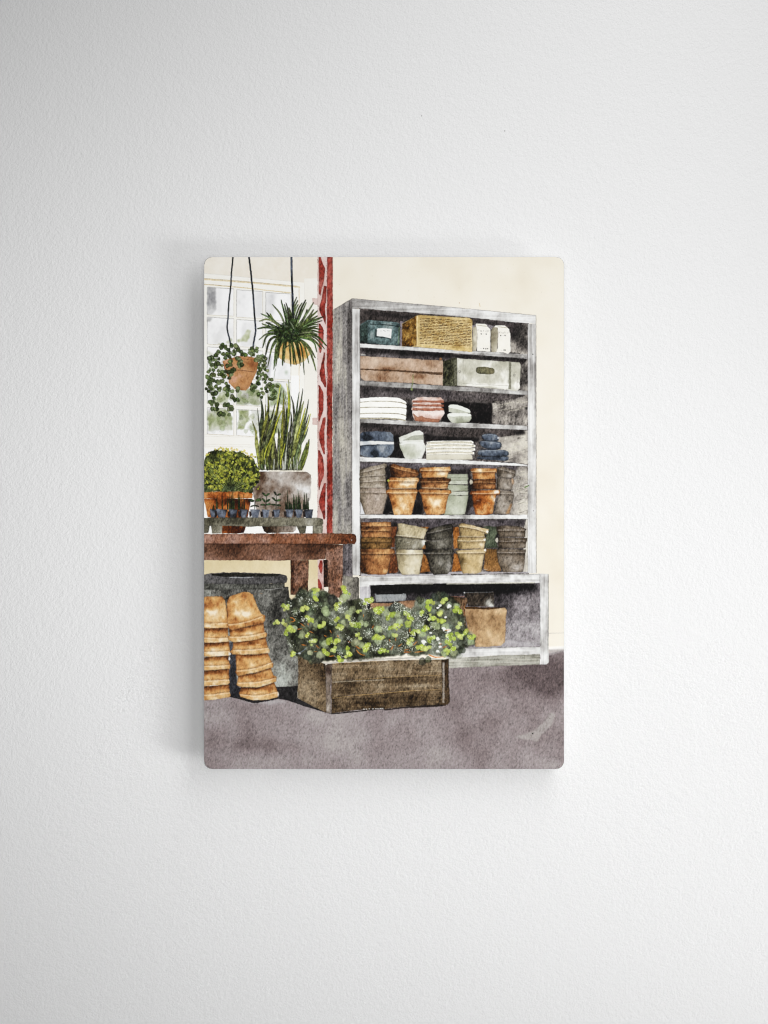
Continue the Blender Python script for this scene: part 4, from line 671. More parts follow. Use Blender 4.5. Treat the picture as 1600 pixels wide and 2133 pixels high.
for k, (bx, lv) in ((4, (530.5, [(530, 1044, -13, -2, 6), (532, 1043, 13, -2, 7), (530.5, 1053, -9, 3, 3), (531, 1053, 9, 3, 3)])), (5, (554, [(554, 1034, -8, -8, 4), (554, 1033, 8, -5, 4), (553, 1046, -7, -8, 4), (554, 1046, 9, -6, 4.5), (553, 1052, -11, 0, 4), (554, 1052, 11, -2, 4)])), (6, (575, [(576, 1032, -5, -8, 4), (577, 1032, 9, -3, 4), (575, 1044, -8, -8, 4), (576, 1044, 9, -3, 4.5), (574, 1052, -9, -1, 4), (576, 1052, 10, 2, 4.5)]))):
    ix = [i for i, p in enumerate(PARTS) if p[0] == 'painted_seed_pot'][k]
    part('seedling', ix)
    blade([(bx, 1061), (bx + .3, 1048), (bx + (2 if k == 4 else 1.5), 1032 if k > 4 else 1043)], 1.7, (44, 66, 32), 1)
    for q in lv: leaf(*q)

# ---- snake plant
snk = pl('painted_snake_plant', 'tall spiky snake plant in the grey pot')
SC = [(56, 60, 38), (92, 98, 48), (118, 122, 58), (120, 126, 104), (44, 48, 34), (132, 138, 78)]
def sb(*a, w=6, c=None, al=1.): blade(P('D', *a)[::-1], w, jit(c or rnd.choice(SC), .08), al, prof=lambda f: (.75 + .35 * math.sin(math.pi * f)) * (1 if f < .55 else max(.16, 1 - (f - .55) * 1.95)), gran=.35, edge=.5)
for _ in range(46):
    u = rnd.uniform(150, 850); tip = u + rnd.uniform(-60, 90); v = rnd.uniform(850, 1250)
    sb(tip, v, (u + tip) / 2 + rnd.uniform(-30, 30), (v + 1590) / 2, u * .86 + 70, 1590, w=rnd.uniform(4.5, 7.5), c=rnd.choice([(76, 80, 50), (108, 114, 62), (134, 140, 116), (64, 68, 46), (114, 120, 58)]))
for a in ((130, 560, 160, 850, 215, 1300, 235, 1590, 4, (66, 72, 44)), (40, 770, 105, 940, 140, 1300, 160, 1590, 5, (120, 124, 66)), (185, 400, 225, 640, 190, 900, 230, 1400, 9, (58, 64, 44)), (262, 500, 268, 700, 240, 950, 180, 1400, 4, (112, 112, 44)),
          (305, 310, 325, 600, 230, 900, 200, 1500, 8, (112, 114, 46)), (430, 470, 370, 720, 300, 950, 230, 1500, 6, (92, 96, 44)), (530, 230, 460, 620, 380, 900, 280, 1400, 6, (60, 60, 30)), (565, 265, 570, 650, 560, 950, 520, 1500, 8, (108, 112, 42)), (605, 345, 570, 500, 580, 800, 560, 1200, 3, (100, 106, 60)),
          (650, 85, 665, 450, 640, 700, 560, 1300, 7, (118, 126, 46)), (600, 460, 625, 700, 600, 950, 560, 1400, 5, (66, 72, 44)), (690, 350, 740, 560, 750, 850, 700, 1400, 7, (92, 98, 70)), (830, 290, 790, 520, 770, 900, 740, 1500, 6, (78, 84, 52)), (890, 235, 860, 450, 780, 850, 700, 1400, 6, (72, 78, 48)),
          (905, 440, 870, 560, 800, 850, 720, 1400, 7, (150, 154, 98)), (985, 410, 950, 640, 880, 900, 760, 1500, 6, (82, 88, 54)), (930, 560, 860, 850, 790, 1080, 700, 1500, 7, (130, 136, 62)), (1015, 655, 970, 850, 900, 1000, 760, 1450, 3.5, (132, 136, 62)), (990, 660, 930, 850, 860, 1050, 740, 1450, 5, (76, 82, 54)),
          (980, 880, 930, 1030, 830, 1180, 720, 1560, 4.5, (96, 102, 66)), (995, 1075, 960, 1250, 900, 1450, 850, 1590, 8, (108, 112, 44)), (960, 1130, 920, 1280, 870, 1450, 810, 1590, 7, (84, 90, 48)), (540, 600, 470, 750, 380, 1050, 260, 1500, 6, (112, 118, 44)), (690, 620, 700, 800, 660, 1100, 620, 1590, 6, (70, 76, 50)), (310, 660, 330, 760, 250, 1000, 180, 1300, 5, (62, 66, 44)), (440, 700, 360, 900, 300, 1050, 190, 1250, 7, (66, 70, 46)), (120, 930, 100, 1100, 140, 1300, 170, 1590, 6, (126, 130, 72))):
    sb(*a[:-2], w=a[-2], c=a[-1])
for a in ((515, 170, 470, 450, 430, 680), (620, 150, 650, 400, 650, 640), (540, 600, 440, 820, 390, 1020, 270, 1250, 240, 1420), (590, 1150, 560, 1300, 515, 1450, 520, 1560), (930, 560, 870, 800, 790, 1060), (1015, 655, 960, 870, 910, 1000)): line(P('D', *a), 1.6, (184, 186, 46), .9)
wash(P('D', 130, 1590, 200, 1570, 860, 1575, 870, 1600), [(36, 38, 26), (60, 62, 40)], own=False, gran=.3, edge=0, alpha=.6)
for _ in range(26): line(P('D', *(lambda u: (u, rnd.uniform(1330, 1450), u + rnd.uniform(-20, 20), 1590))(rnd.uniform(250, 850))), rnd.uniform(.8, 1.6), rnd.choice([(230, 232, 226), (30, 32, 22), (150, 156, 140)]), .7)

# ---- round yellow bush
bush = pl('painted_bush', 'round yellow green bush in the rust pot')
wash(P('K', 20, 360, 60, 260, 110, 180, 250, 138, 450, 140, 560, 142, 700, 188, 800, 250, 880, 350, 940, 470, 965, 620, 930, 690, 860, 780, 840, 835, 20, 835), [(26, 30, 12), (54, 60, 26), (84, 92, 42)], gran=.3, edge=.1, var=.6, ns=5, rough=2., t0=.45, gy=-.3)
wash(P('K', 20, 740, 860, 740, 850, 830, 20, 830), [(34, 44, 24), (66, 78, 52), (104, 112, 88)], gran=.25, edge=0, own=False, soft=1, alpha=.7, rough=1.5)
for _ in range(190):
    a = rnd.uniform(-1.45, 1.45); r0, r1 = rnd.uniform(.2, .6), rnd.uniform(.6, 1.)
    bx, by = 476, 1022
    f = lambda r: (bx + math.sin(a) * r * 62, by - math.cos(a) * r * 80 + 4)
    p0, p1 = f(r0), f(r1)
    line([p0, ((p0[0] + p1[0]) / 2 + rnd.uniform(-2, 2), (p0[1] + p1[1]) / 2), p1], rnd.uniform(.8, 1.7), rnd.choice([(112, 124, 58), (138, 146, 84), (30, 34, 14), (90, 100, 40), (40, 46, 20)]), rnd.uniform(.5, .9))
for _ in range(185):
    a = rnd.uniform(-1.6, 1.6); r = math.sqrt(rnd.uniform(.06, 1.))
    x, y = 478 + math.sin(a) * r * 61, 1016 - math.cos(a) * r * 74
    if x < 426: continue
    c = rnd.choice([(160, 164, 54), (142, 148, 46), (178, 180, 72), (128, 134, 48)])
    for q in range(rnd.randint(2, 4)): disc(x + rnd.gauss(0, 1.8), y + rnd.gauss(0, 1.4), rnd.uniform(1.3, 2.5), jit(c, .1), .9, own=True, ring=.6)
    if rnd.random() < .4: disc(x, y, .7, (112, 70, 20), .7)
for (u, v) in ((235, 130), (290, 125), (345, 100), (370, 120), (430, 120), (450, 140), (500, 120), (540, 130), (590, 145), (660, 165), (700, 170), (730, 190), (820, 220), (850, 210), (870, 240), (830, 280), (760, 230), (380, 150), (110, 210), (80, 230)):
    for q in range(3): disc(420 + u / 8 + rnd.gauss(0, 1.6), 920 + v / 8 + rnd.gauss(0, 1.2), rnd.uniform(1.2, 2.3), jit(rnd.choice([(226, 196, 122), (176, 180, 64), (210, 190, 96)]), .05), .9, own=True, ring=.2)
for (u, v) in ((935, 210), (960, 300), (900, 380), (960, 400), (930, 480), (910, 540), (940, 560), (900, 250)):
    for q in range(2): disc(420 + u / 8 + rnd.gauss(0, 1.6), 920 + v / 8 + rnd.gauss(0, 1.4), rnd.uniform(1.2, 2.2), jit((160, 166, 62), .1), .85, own=True, ring=.3)

# ---- hanging baskets
BLK = [(14, 16, 20), (34, 40, 52), (74, 82, 96)]
sbk = pl('painted_hanging_basket', 'tan hanging basket of the spider plant')
wash(P('B', 430, 960, 540, 890, 900, 885, 1040, 1000, 1005, 1110, 900, 1230, 760, 1282, 600, 1245, 500, 1165), [(176, 122, 56), (212, 164, 92), (228, 190, 128), (246, 232, 206)], gran=.12, edge=.15, var=.5, ns=10, t0=.4, blobs=[(640, 735, 6, 8, .45), (634, 748, 5, 4, .4), (620, 725, 4, 8, .3)])
rp3 = part('rope', sbk); blade(P('A', 1500, 20, 1500, 300, 1515, 650, 1520, 1080), 4.3, (30, 34, 44), 1, prof=lambda f: 1. , cols=BLK)
spp = part('spider_plant', sbk, 'dark green spider plant with arching leaves')
SG = [(62, 78, 36), (80, 96, 50), (50, 63, 26), (108, 122, 80), (70, 86, 36)]
DOWN = [(580, 830, 460, 950, 405, 1260), (600, 840, 450, 1000, 402, 1360), (590, 840, 480, 1000, 435, 1310), (600, 850, 560, 1000, 550, 1300), (620, 850, 590, 950, 575, 1250), (630, 850, 600, 900, 610, 1000), (660, 850, 670, 1000, 690, 1310), (690, 860, 720, 1000, 740, 1280), (700, 860, 730, 1000, 780, 1290), (720, 860, 770, 900, 850, 1300), (760, 860, 800, 900, 860, 1250), (800, 860, 880, 1000, 910, 1450), (830, 860, 920, 950, 990, 1265), (850, 860, 980, 950, 1100, 1170), (860, 860, 1020, 1050, 1110, 1390), (560, 830, 500, 900, 480, 1180), (520, 860, 440, 960, 415, 1200)]
UPS = [(640, 680, 580, 420, 525, 190), (600, 640, 520, 430, 375, 270), (650, 650, 620, 420, 580, 265), (670, 640, 650, 400, 605, 240), (690, 640, 690, 450, 655, 320), (700, 640, 720, 300, 790, 145), (710, 640, 740, 330, 805, 200), (720, 640, 740, 400, 815, 265), (740, 650, 790, 380, 880, 240), (760, 660, 840, 380, 940, 190), (770, 660, 870, 400, 950, 235), (790, 660, 930, 480, 960, 350), (780, 680, 960, 420, 1070, 235), (800, 680, 980, 500, 1070, 355), (810, 690, 1000, 500, 1135, 375), (820, 690, 1000, 540, 1140, 460), (820, 700, 1050, 540, 1240, 475), (830, 700, 1000, 580, 1180, 510), (830, 710, 1020, 600, 1215, 540), (840, 720, 1000, 620, 1150, 600), (840, 720, 1000, 660, 1150, 630), (840, 730, 1040, 660, 1180, 690), (840, 740, 1000, 690, 1185, 745), (830, 760, 1000, 730, 1135, 775), (820, 790, 1100, 760, 1290, 970), (820, 800, 1100, 800, 1250, 1020), (820, 810, 1050, 830, 1200, 1020), (810, 820, 1080, 870, 1120, 1075),
       (600, 680, 400, 560, 340, 420), (600, 690, 380, 540, 280, 405), (580, 690, 350, 500, 185, 425), (570, 700, 330, 500, 155, 555), (560, 720, 350, 600, 270, 575), (560, 730, 330, 640, 200, 595), (560, 740, 330, 640, 120, 680), (560, 750, 380, 700, 295, 735), (550, 760, 300, 740, 150, 870), (540, 770, 280, 760, 215, 1000), (550, 790, 330, 830, 265, 1130), (560, 800, 390, 870, 300, 1330), (570, 810, 430, 900, 370, 1020)]
for a in DOWN: blade(P('B', *a), rnd.uniform(3.0, 4.8), jit(rnd.choice([(70, 88, 34), (48, 62, 26), (90, 104, 56)]), .1), .97, gran=.35)
line(P('B', 430, 1340, 415, 1430, 408, 1520), .8, (70, 84, 50), .8)
wash(P('B', 440, 700, 520, 600, 640, 540, 780, 560, 860, 660, 880, 780, 860, 870, 760, 900, 620, 890, 480, 880, 430, 800), [(30, 42, 18), (54, 70, 36), (80, 98, 62)], gran=.3, edge=0, var=.7, ns=5, rough=2, t0=.4)
for a in UPS: blade(P('B', *a), rnd.uniform(3.4, 5.4), jit(rnd.choice(SG), .1), .97, gran=.35, edge=.6)
for _ in range(90):
    a = rnd.uniform(0, 2 * math.pi); x, y = 600 + rnd.gauss(0, 11), 690 + rnd.gauss(0, 8); L = rnd.uniform(8, 24)
    dx, dy = math.cos(a), math.sin(a) * .8 - .15
    blade([(x, y), (x + dx * L * .5 + rnd.uniform(-2, 2), y + dy * L * .5), (x + dx * L, y + dy * L)], rnd.uniform(1.8, 3.4), jit(rnd.choice([(36, 50, 22), (60, 78, 44), (30, 42, 16), (104, 118, 92), (50, 66, 30)]), .12), .9, gran=.35)
for _ in range(60):
    x, y = rnd.uniform(572, 628), rnd.uniform(680, 712); disc(x, y, rnd.uniform(1.2, 3), jit(rnd.choice([(34, 48, 18), (52, 68, 34), (24, 36, 10)]), .1), .85)
line(P('A', 1518, 700, 1520, 900, 1530, 1060), 3.4, BLK, .9)
hb = pl('painted_hanging_pot', 'terracotta hanging pot with trailing round leaves')
wash(P('C', 345, 420, 440, 385, 520, 360, 600, 335, 760, 340, 900, 360, 952, 450, 915, 590, 890, 650, 840, 770, 800, 850, 740, 910, 640, 905, 560, 890, 450, 770, 430, 650, 380, 540), [(136, 82, 44), (170, 116, 70), (188, 134, 90), (204, 150, 124)], gran=.12, edge=.2, var=.4, ns=10, t0=.5, blobs=[(490, 795, 12, 14, .35), (472, 752, 10, 6, .35), (525, 760, 14, 10, -.12)])
line(P('C', 590, 565, 720, 575, 880, 600), 1.1, (70, 40, 20), .8); line(P('C', 640, 370, 820, 400, 880, 385), .9, (110, 66, 34), .7); line(P('C', 390, 470, 400, 540, 440, 570, 460, 600), 1.4, (186, 120, 84), .8)
for nm, a, w in (('left', (522, 20, 522, 45, 505, 230, 490, 430, 485, 545, 460, 760, 440, 1040, 425, 1220, 440, 1300, 490, 1520), 3.2), ('right', (785, 20, 790, 45, 820, 260, 850, 540, 870, 850, 890, 1100, 902, 1250, 895, 1340, 870, 1460, 850, 1600, 830, 1690), 3.7)):
    part('rope', hb); blade(P('A', *a), w, (30, 34, 44), 1, prof=lambda f: .95, cols=BLK, rough=.3)
trail = part('trailing_plant', hb, 'dark green trailing plant with round leaves')
CL = [350,150,330,190,400,200,450,230,500,160,560,150,580,180,540,250,480,280,610,230,430,310,360,300,300,270,260,300,240,320,400,360,470,350,540,300,190,390,150,380,240,400,290,380,180,480,230,470,140,430,340,490,280,460,240,520,140,570,200,570,280,580,340,600,400,590,180,640,150,690,95,680,210,650,290,640,350,650,390,660,160,730,130,770,200,750,260,760,320,750,110,790,240,840,280,880,310,870,150,850,120,920,80,880,180,880,130,850,410,790,450,840,390,880,440,910,510,920,240,940,190,970,220,960,430,980,600,910,510,1010,540,1040,560,1060,600,1050,210,1040,180,1090,170,1140,200,1100,260,1140,390,1150,440,1150,490,1180,460,1220,500,1220,180,1210,220,1220,260,1220,300,1300,350,1300,380,1310,460,1310,320,1280,
      710,300,680,310,740,310,800,280,810,240,850,220,890,240,920,250,870,280,840,310,900,400,940,340,990,340,1040,350,1070,380,950,390,1000,400,1040,420,980,440,1060,450,960,480,1020,490,950,520,1000,530,1050,530,980,570,1060,560,1100,580,950,610,1020,620,940,640,990,660,1070,650,930,700,970,710,1030,720,1090,680,1130,720,1060,770,840,800,830,840,880,820,930,790,960,800,880,860,860,910,900,850,1000,880,1100,820,1070,870,1130,850,1150,790,1190,840,1140,900,1250,830,1270,840,1220,920,1240,940,1190,900,960,950,1010,940,950,980,1000,1020,1030,960,1170,990,1160,1050,1190,1050,
      590,370,630,390,660,420,620,470,640,500,670,480,430,500,480,480,490,420,540,560,520,600,490,640,450,600,460,700,500,570]
LG = [(80, 94, 48), (64, 78, 34), (98, 112, 66), (54, 66, 26), (116, 128, 84)]
pts_ = P('C', *CL)
for (x, y) in pts_:
    for q in range(1 + (rnd.random() < .55)):
        xx, yy = x + rnd.gauss(0, 2.2) * (q > 0), y + rnd.gauss(0, 2.2) * (q > 0)
        r = rnd.uniform(3.4, 5.4) if x < 515 else rnd.uniform(2.8, 4.5)
        disc(xx, yy, r, jit(rnd.choice(LG), .1), .93, own=True, ring=.6, ry=r * rnd.uniform(.82, 1.), ang=rnd.uniform(0, 3))
        if rnd.random() < .5: disc(xx + .8, yy - .8, r * .4, (120, 134, 100), .55, ring=0)
        if rnd.random() < .3: disc(xx, yy, r * .6, (30, 40, 16), .5, ring=0)
for _ in range(26):
    x, y = pts_[rnd.randrange(len(pts_))]; line([(x, y), (x + rnd.uniform(-5, 5), y + rnd.uniform(2, 8))], .6, (60, 72, 44), .6)

# ---- crate and its plants
crate = pl('painted_crate', 'brown wooden crate full of leafy plants')
CW = [(42, 30, 16), (80, 64, 44), (112, 94, 70), (144, 128, 104), (170, 158, 140)]
lf = crate
wash(P('N', 405, 1235, 600, 1300, 785, 1350, 795, 1600, 800, 2035, 600, 1935, 398, 1825, 410, 1500), CW, gran=.26, edge=.2, var=.22, ns=20, t0=.46, gx=-.05, blobs=[(625, 1375, 4, 14, -.3), (660, 1440, 18, 30, .12), (672, 1420, 8, 40, -.2), (650, 1390, 16, 10, -.1)])
line(P('N', 402, 1740, 400, 1820), 1.2, (200, 190, 170), .6)
planks = [(P('O', -306, 1246, -50, 1228, 560, 1200, 1150, 1190, 1150, 1385, 560, 1412, -50, 1450, -306, 1481), .54), (P('O', -306, 1481, -50, 1450, 560, 1412, 1150, 1385, 1150, 1570, 560, 1600, -50, 1650, -306, 1687), .42), (P('O', -306, 1687, -50, 1650, 560, 1600, 1150, 1570, 1160, 1785, 1000, 1775, 600, 1800, 400, 1825, 100, 1832, -50, 1850, -306, 1883), .3)]
for k, (a, t) in enumerate(planks):
    part('front_board', crate)
    wash(a, CW, gran=.26, edge=.12, var=.22, ns=20, t0=t, st='h', sa=.1, blobs=[[(720, 1400, 30, 8, .1), (872, 1392, 14, 6, -.4), (800, 1400, 60, 8, -.05)], [(860, 1428, 80, 6, .28), (800, 1415, 90, 4, -.2), (740, 1440, 30, 8, .05)], [(880, 1455, 26, 10, -.25), (760, 1462, 30, 5, -.2)]][k])
use(lf)
for a in (P('N', 880, 1830, 1160, 1795, 1600, 1762, 2050, 1715), P('O', 0, 1650, 560, 1605, 1130, 1572), P('O', 0, 1450, 560, 1412, 1130, 1388)): line(a, 1.1, (176, 142, 88), .7)
line(P('N', 880, 1608, 1160, 1588, 1600, 1575), 2.4, (170, 160, 140), .6); line(P('N', 885, 1352, 1200, 1330, 1600, 1310), 1., (160, 120, 70), .6)
part('corner_post', crate)
wash(P('N', 782, 1380, 820, 1350, 882, 1350, 878, 1500, 855, 1680, 862, 2030, 830, 2042, 798, 2030, 795, 1600), [(58, 44, 36), (100, 86, 76), (136, 124, 112), (180, 170, 160)], gran=.2, edge=.25, t0=.5, gy=.25, blobs=[(684, 1395, 5, 12, -.35), (683, 1480, 4, 8, .3)])
part('corner_post', crate)
wash(P('O', 1105, 1200, 1195, 1185, 1200, 1400, 1212, 1740, 1190, 1770, 1120, 1780, 1110, 1500), [(40, 26, 12), (70, 54, 36), (104, 92, 76)], gran=.22, edge=.2, t0=.4)
line(P('O', 1132, 1230, 1135, 1500, 1130, 1750), 4, [(130, 120, 108), (178, 170, 160)], .8)
rimc = part('rim', crate)
wash(P('N', 720, 1315, 780, 1335, 1000, 1315, 1300, 1280, 1600, 1270, 1600, 1300, 1200, 1325, 820, 1352, 780, 1360), [(150, 138, 122), (200, 194, 182), (222, 218, 208)], gran=.08, edge=.15)
wash(P('O', -10, 1205, 300, 1180, 700, 1160, 1140, 1180, 1140, 1192, 700, 1182, 300, 1205, -10, 1228), [(150, 138, 122), (200, 194, 182), (222, 218, 208)], gran=.08, edge=.15)
use(floorp)
wash(P('N', 790, 2035, 870, 2040, 1200, 2005, 1600, 1968, 1600, 1978, 1200, 2020, 880, 2055), [(20, 16, 14), (36, 30, 26)], own=False, gran=.15, edge=0); wash(P('O', 360, 1830, 600, 1803, 1000, 1772, 1150, 1770, 1140, 1790, 600, 1820, 380, 1848), [(26, 20, 18), (42, 34, 30)], own=False, gran=.15, edge=0)
for x in (757, 762, 768, 775, 781, 786, 791, 795): line([(x, 1477.5 - (x - 757) * .04), (x + rnd.uniform(2, 4), 1477 - (x - 757) * .04)], 1.5, (245, 245, 243), .9)
fol = part('foliage', crate, 'leafy grey green plants with lime flowers')
out = P('N', 380, 430, 420, 300, 520, 320, 580, 370, 640, 300, 700, 350, 770, 340, 870, 385, 960, 430, 1010, 490, 1100, 480, 1230, 460, 1320, 500, 1400, 600, 1440, 600) + P('O', 330, 545, 430, 500, 520, 450, 610, 480, 640, 520, 720, 540, 790, 400, 880, 390, 930, 470, 1060, 320, 1140, 330, 1250, 400, 1320, 470, 1400, 620, 1410, 760, 1480, 840, 1540, 900, 1550, 990, 1470, 1010, 1390, 1050, 1380, 1120, 1290, 1180, 1160, 1180, 1000, 1150, 640, 1130, 300, 1165, 0, 1200) + P('N', 1150, 1290, 1000, 1310, 820, 1310, 700, 1335, 560, 1330, 480, 1290, 430, 1240, 260, 1215, 300, 1100, 250, 1020, 220, 950, 330, 840, 240, 750, 250, 640, 210, 560, 250, 470)
wash(out, [(24, 26, 16), (54, 56, 42), (86, 90, 74), (120, 124, 110)], gran=.2, edge=0, var=.55, ns=10, rough=2.2, t0=.46, gx=.2, soft=1, blobs=[(676, 1310, 12, 26, -.4), (700, 1340, 14, 16, -.25), (770, 1365, 60, 5, -.4), (742, 1290, 8, 10, -.25), (900, 1310, 40, 30, .25), (830, 1280, 20, 10, -.1)])
from_poly = np.array(out)
def inside(x, y):
    px, py = from_poly[:, 0], from_poly[:, 1]; qx, qy = np.roll(px, -1), np.roll(py, -1)
    k = (py > y) != (qy > y)
    return (np.count_nonzero(x < (qx - px)[k] * (y - py[k]) / (qy - py)[k] + px[k]) % 2) == 1
n = 0
while n < 260:
    x, y = rnd.uniform(590, 990), rnd.uniform(1222, 1380)
    if not inside(x, y): continue
    n += 1
    f = (x - 600) / 380
    c = mix((82, 92, 62), (132, 142, 124), f) if rnd.random() < .6 else mix((50, 54, 38), (88, 94, 80), f)
    disc(x, y, rnd.uniform(3.5, 8), jit(c, .12), rnd.uniform(.3, .65), own=True, ring=.35)
for (x, y, r) in [(628, 1238, 10), (650, 1236, 9), (693, 1250, 11), (660, 1250, 8), (745, 1258, 12), (716, 1244, 9), (605, 1258, 9), (675, 1238, 8), (822, 1268, 12), (876, 1250, 8), (905, 1244, 9), (925, 1240, 8), (660, 1372, 12), (640, 1366, 10), (880, 1378, 8), (892, 1374, 7), (955, 1275, 9), (965, 1320, 9), (983, 1330, 9), (962, 1354, 8)]:
    disc(x, y, r, jit((52, 58, 44), .1), .62, own=True, ring=.25)
SPK = P('N', 430, 440, 560, 470, 680, 540, 1020, 600, 1380, 580, 1150, 760, 1390, 930, 1110, 1000, 300, 1080, 980, 1230, 1480, 1150, 600, 1040, 480, 740, 380, 640, 900, 760, 270, 520, 1300, 520, 1000, 560) + P('O', 260, 650, 180, 850, 380, 790, 520, 500, 780, 640, 860, 700, 660, 870, 760, 890, 980, 780, 440, 990, 260, 1060, 580, 1050, 720, 1040, 1000, 1000, 700, 620, 800, 760, 640, 560, 560, 540, 900, 660, 1150, 900, 620, 930)
LM = P('N', 650, 330, 650, 440, 1050, 310, 1065, 345, 250, 545, 255, 590, 460, 610, 500, 590, 130, 780, 205, 780, 300, 850, 330, 890, 260, 930, 550, 720, 590, 745, 720, 815, 750, 790, 530, 950, 600, 1040, 960, 530, 935, 570, 850, 1040, 900, 1060, 970, 1020, 1170, 790, 1220, 810, 980, 850, 1010, 880, 1220, 960, 1270, 980, 1110, 690, 1250, 620, 920, 730, 1380, 480, 1410, 460, 1520, 620, 1560, 600, 1510, 970, 1560, 990, 1370, 1110, 1340, 1130, 1110, 1150, 1090, 1210, 1130, 1215, 770, 1200, 800, 1215, 910, 1160, 980, 1280, 320, 1200, 355, 1200, 1570, 1160) + \
     P('O', 180, 450, 200, 440, 290, 565, 330, 560, 430, 650, 460, 630, 150, 1020, 120, 1045, 330, 1080, 390, 1080, 450, 790, 520, 770, 560, 765, 320, 890, 290, 915, 650, 600, 690, 660, 670, 740, 490, 890, 760, 840, 820, 830, 880, 800, 920, 790, 710, 950, 660, 970, 830, 1050, 860, 1040, 960, 450, 930, 500, 940, 545, 840, 590, 960, 660, 1010, 650, 1100, 600, 1080, 700, 1120, 700, 980, 910, 960, 960, 930, 1040, 900, 1060, 1150, 445, 1290, 570, 1330, 580, 1330, 740, 1410, 850, 1460, 905, 1490, 905, 1180, 890, 1230, 890, 1210, 950, 1260, 930, 1300, 885, 1350, 900, 1160, 1100, 1210, 1090, 1250, 1060)
PALE = P('N', 660, 400, 1040, 430, 1080, 400, 790, 650, 800, 620, 1160, 600, 1110, 640, 1290, 800, 1330, 800, 1030, 770, 480, 960, 1230, 1060, 1270, 1100, 1520, 880, 1510, 1030, 570, 1190, 700, 1230, 350, 850, 780, 1080, 640, 800) + P('O', 400, 580, 290, 810, 280, 930, 1060, 760, 1160, 770, 860, 860, 700, 980, 1150, 1120, 1240, 1110, 540, 600, 600, 710, 1290, 520, 1480, 970, 1000, 740)
for (x, y) in PALE:
    for q in range(2): disc(x + rnd.gauss(0, 2.5), y + rnd.gauss(0, 2), rnd.uniform(4.5, 8.5), jit((164, 176, 132), .06), rnd.uniform(.45, .7), own=True, ring=.22)
for (x, y) in P('O', 1060, 530, 1090, 500, 1200, 510, 840, 625, 1160, 650, 1200, 820, 880, 970, 1085, 985, 1090, 1030, 1060, 930, 1140, 800, 970, 850, 1060, 1090):
    s_ = rnd.uniform(3, 6.5); k0 = rnd.uniform(0, 6)
    wash([(x + math.cos(k0 + i * .7) * s_ * rnd.uniform(.5, 1.15), y + math.sin(k0 + i * .7) * s_ * rnd.uniform(.4, 1.1)) for i in range(9)], [(222, 224, 214), (240, 241, 236)], gran=.03, edge=.1, rough=.4)
for (x, y) in LM:
    c = rnd.choice([(170, 188, 72), (154, 174, 62), (192, 206, 108), (176, 194, 86)])
    for q in range(rnd.randint(3, 5)): disc(x + rnd.gauss(0, 3.), y + rnd.gauss(0, 2.6), rnd.uniform(2.6, 4.8), jit(c, .06), .8, own=True, ring=.3)
for (x, y) in SPK:
    for q in range(rnd.randint(14, 26)): disc(x + rnd.gauss(0, 5), y + rnd.gauss(0, 4.5), rnd.uniform(.45, 1.05), (232, 238, 222), rnd.uniform(.6, .95))
for (x, y) in LM:
    if rnd.random() < .55:
        for q in range(rnd.randint(4, 9)): disc(x + rnd.gauss(0, 3.4), y + rnd.gauss(0, 3), rnd.uniform(.4, .8), (240, 246, 220), rnd.uniform(.6, .95))
for a in (P('N', 300, 700, 380, 740, 290, 775), P('N', 430, 785, 505, 835), P('N', 535, 785, 550, 815), P('N', 400, 875, 475, 865), P('N', 570, 900, 625, 932), P('N', 840, 880, 875, 925), P('N', 770, 960, 805, 970), P('N', 955, 945, 970, 985), P('N', 450, 1085, 525, 1100), P('N', 660, 1095, 712, 1142), P('N', 620, 1185, 685, 1175), P('N', 840, 1250, 910, 1240), P('N', 1100, 1035, 1138, 1050), P('N', 1200, 1100, 1285, 1155), P('N', 1215, 1155, 1260, 1220, 1340, 1230), P('N', 1430, 860, 1465, 808), P('N', 1310, 660, 1310, 700),
          P('O', 210, 795, 242, 745), P('O', 690, 845, 708, 780), P('O', 520, 965, 520, 910), P('O', 455, 1075, 500, 1000), P('O', 440, 930, 445, 965), P('O', 555, 1025, 605, 985), P('O', 620, 1102, 720, 1095), P('O', 760, 1105, 880, 1085), P('O', 625, 1080, 690, 1055), P('O', 940, 1128, 1010, 1160, 1145, 1162), P('O', 1150, 822, 1225, 812), P('O', 1120, 1040, 1190, 1012), P('O', 740, 1010, 800, 960), P('O', 1075, 995, 1115, 990)):
    line(a, rnd.uniform(1.6, 2.4), jit((184, 104, 36), .08), .92, rough=.7, taper=True)
line(P('N', 360, 1210, 440, 1200, 520, 1130), 1.4, (120, 134, 150), .7); disc(624, 1361, 3, (206, 210, 216), .8, ry=2)
# small stray strokes
line(P('E', 1110, 1105, 1112, 1200, 1085, 1290), 1.5, (112, 128, 66), .85); disc(858, 811, 2.6, (130, 146, 84), .8)
line(P('J', 1040, 355, 1065, 345, 1098, 325), 2.6, (78, 104, 54), .9); disc(809, 1001, 2.4, (176, 190, 70), .85)
disc(1110, 738, 1.1, (14, 12, 12), .95); disc(1111.5, 1064, .8, (30, 26, 26), .8)
BUMP = .55
INKGAIN = .98
TONE = .88
SAT = .91
FILL = .12
LIGHTS = [('added_side_light', (1.106, -.647, 1.01), (-.032, 0, 1.39), .863, .58, .82, 28.8),  # lamp added low on the right, fitted to the wall gradient; no window
          ('added_front_light', (.666, -2.137, 1.242), (.6, 0, 1.245), 2.197, 1.625, 3.95, 28.65),  # added big frontal lamp, fitted to the same wall tones
          ('added_upper_light', (.461, -.803, 1.867), (.072, 0, 1.105), .453, 1.744, 3.65, 128.3)]  # extra lamp, splits the right-hand key to soften the shadow ramp
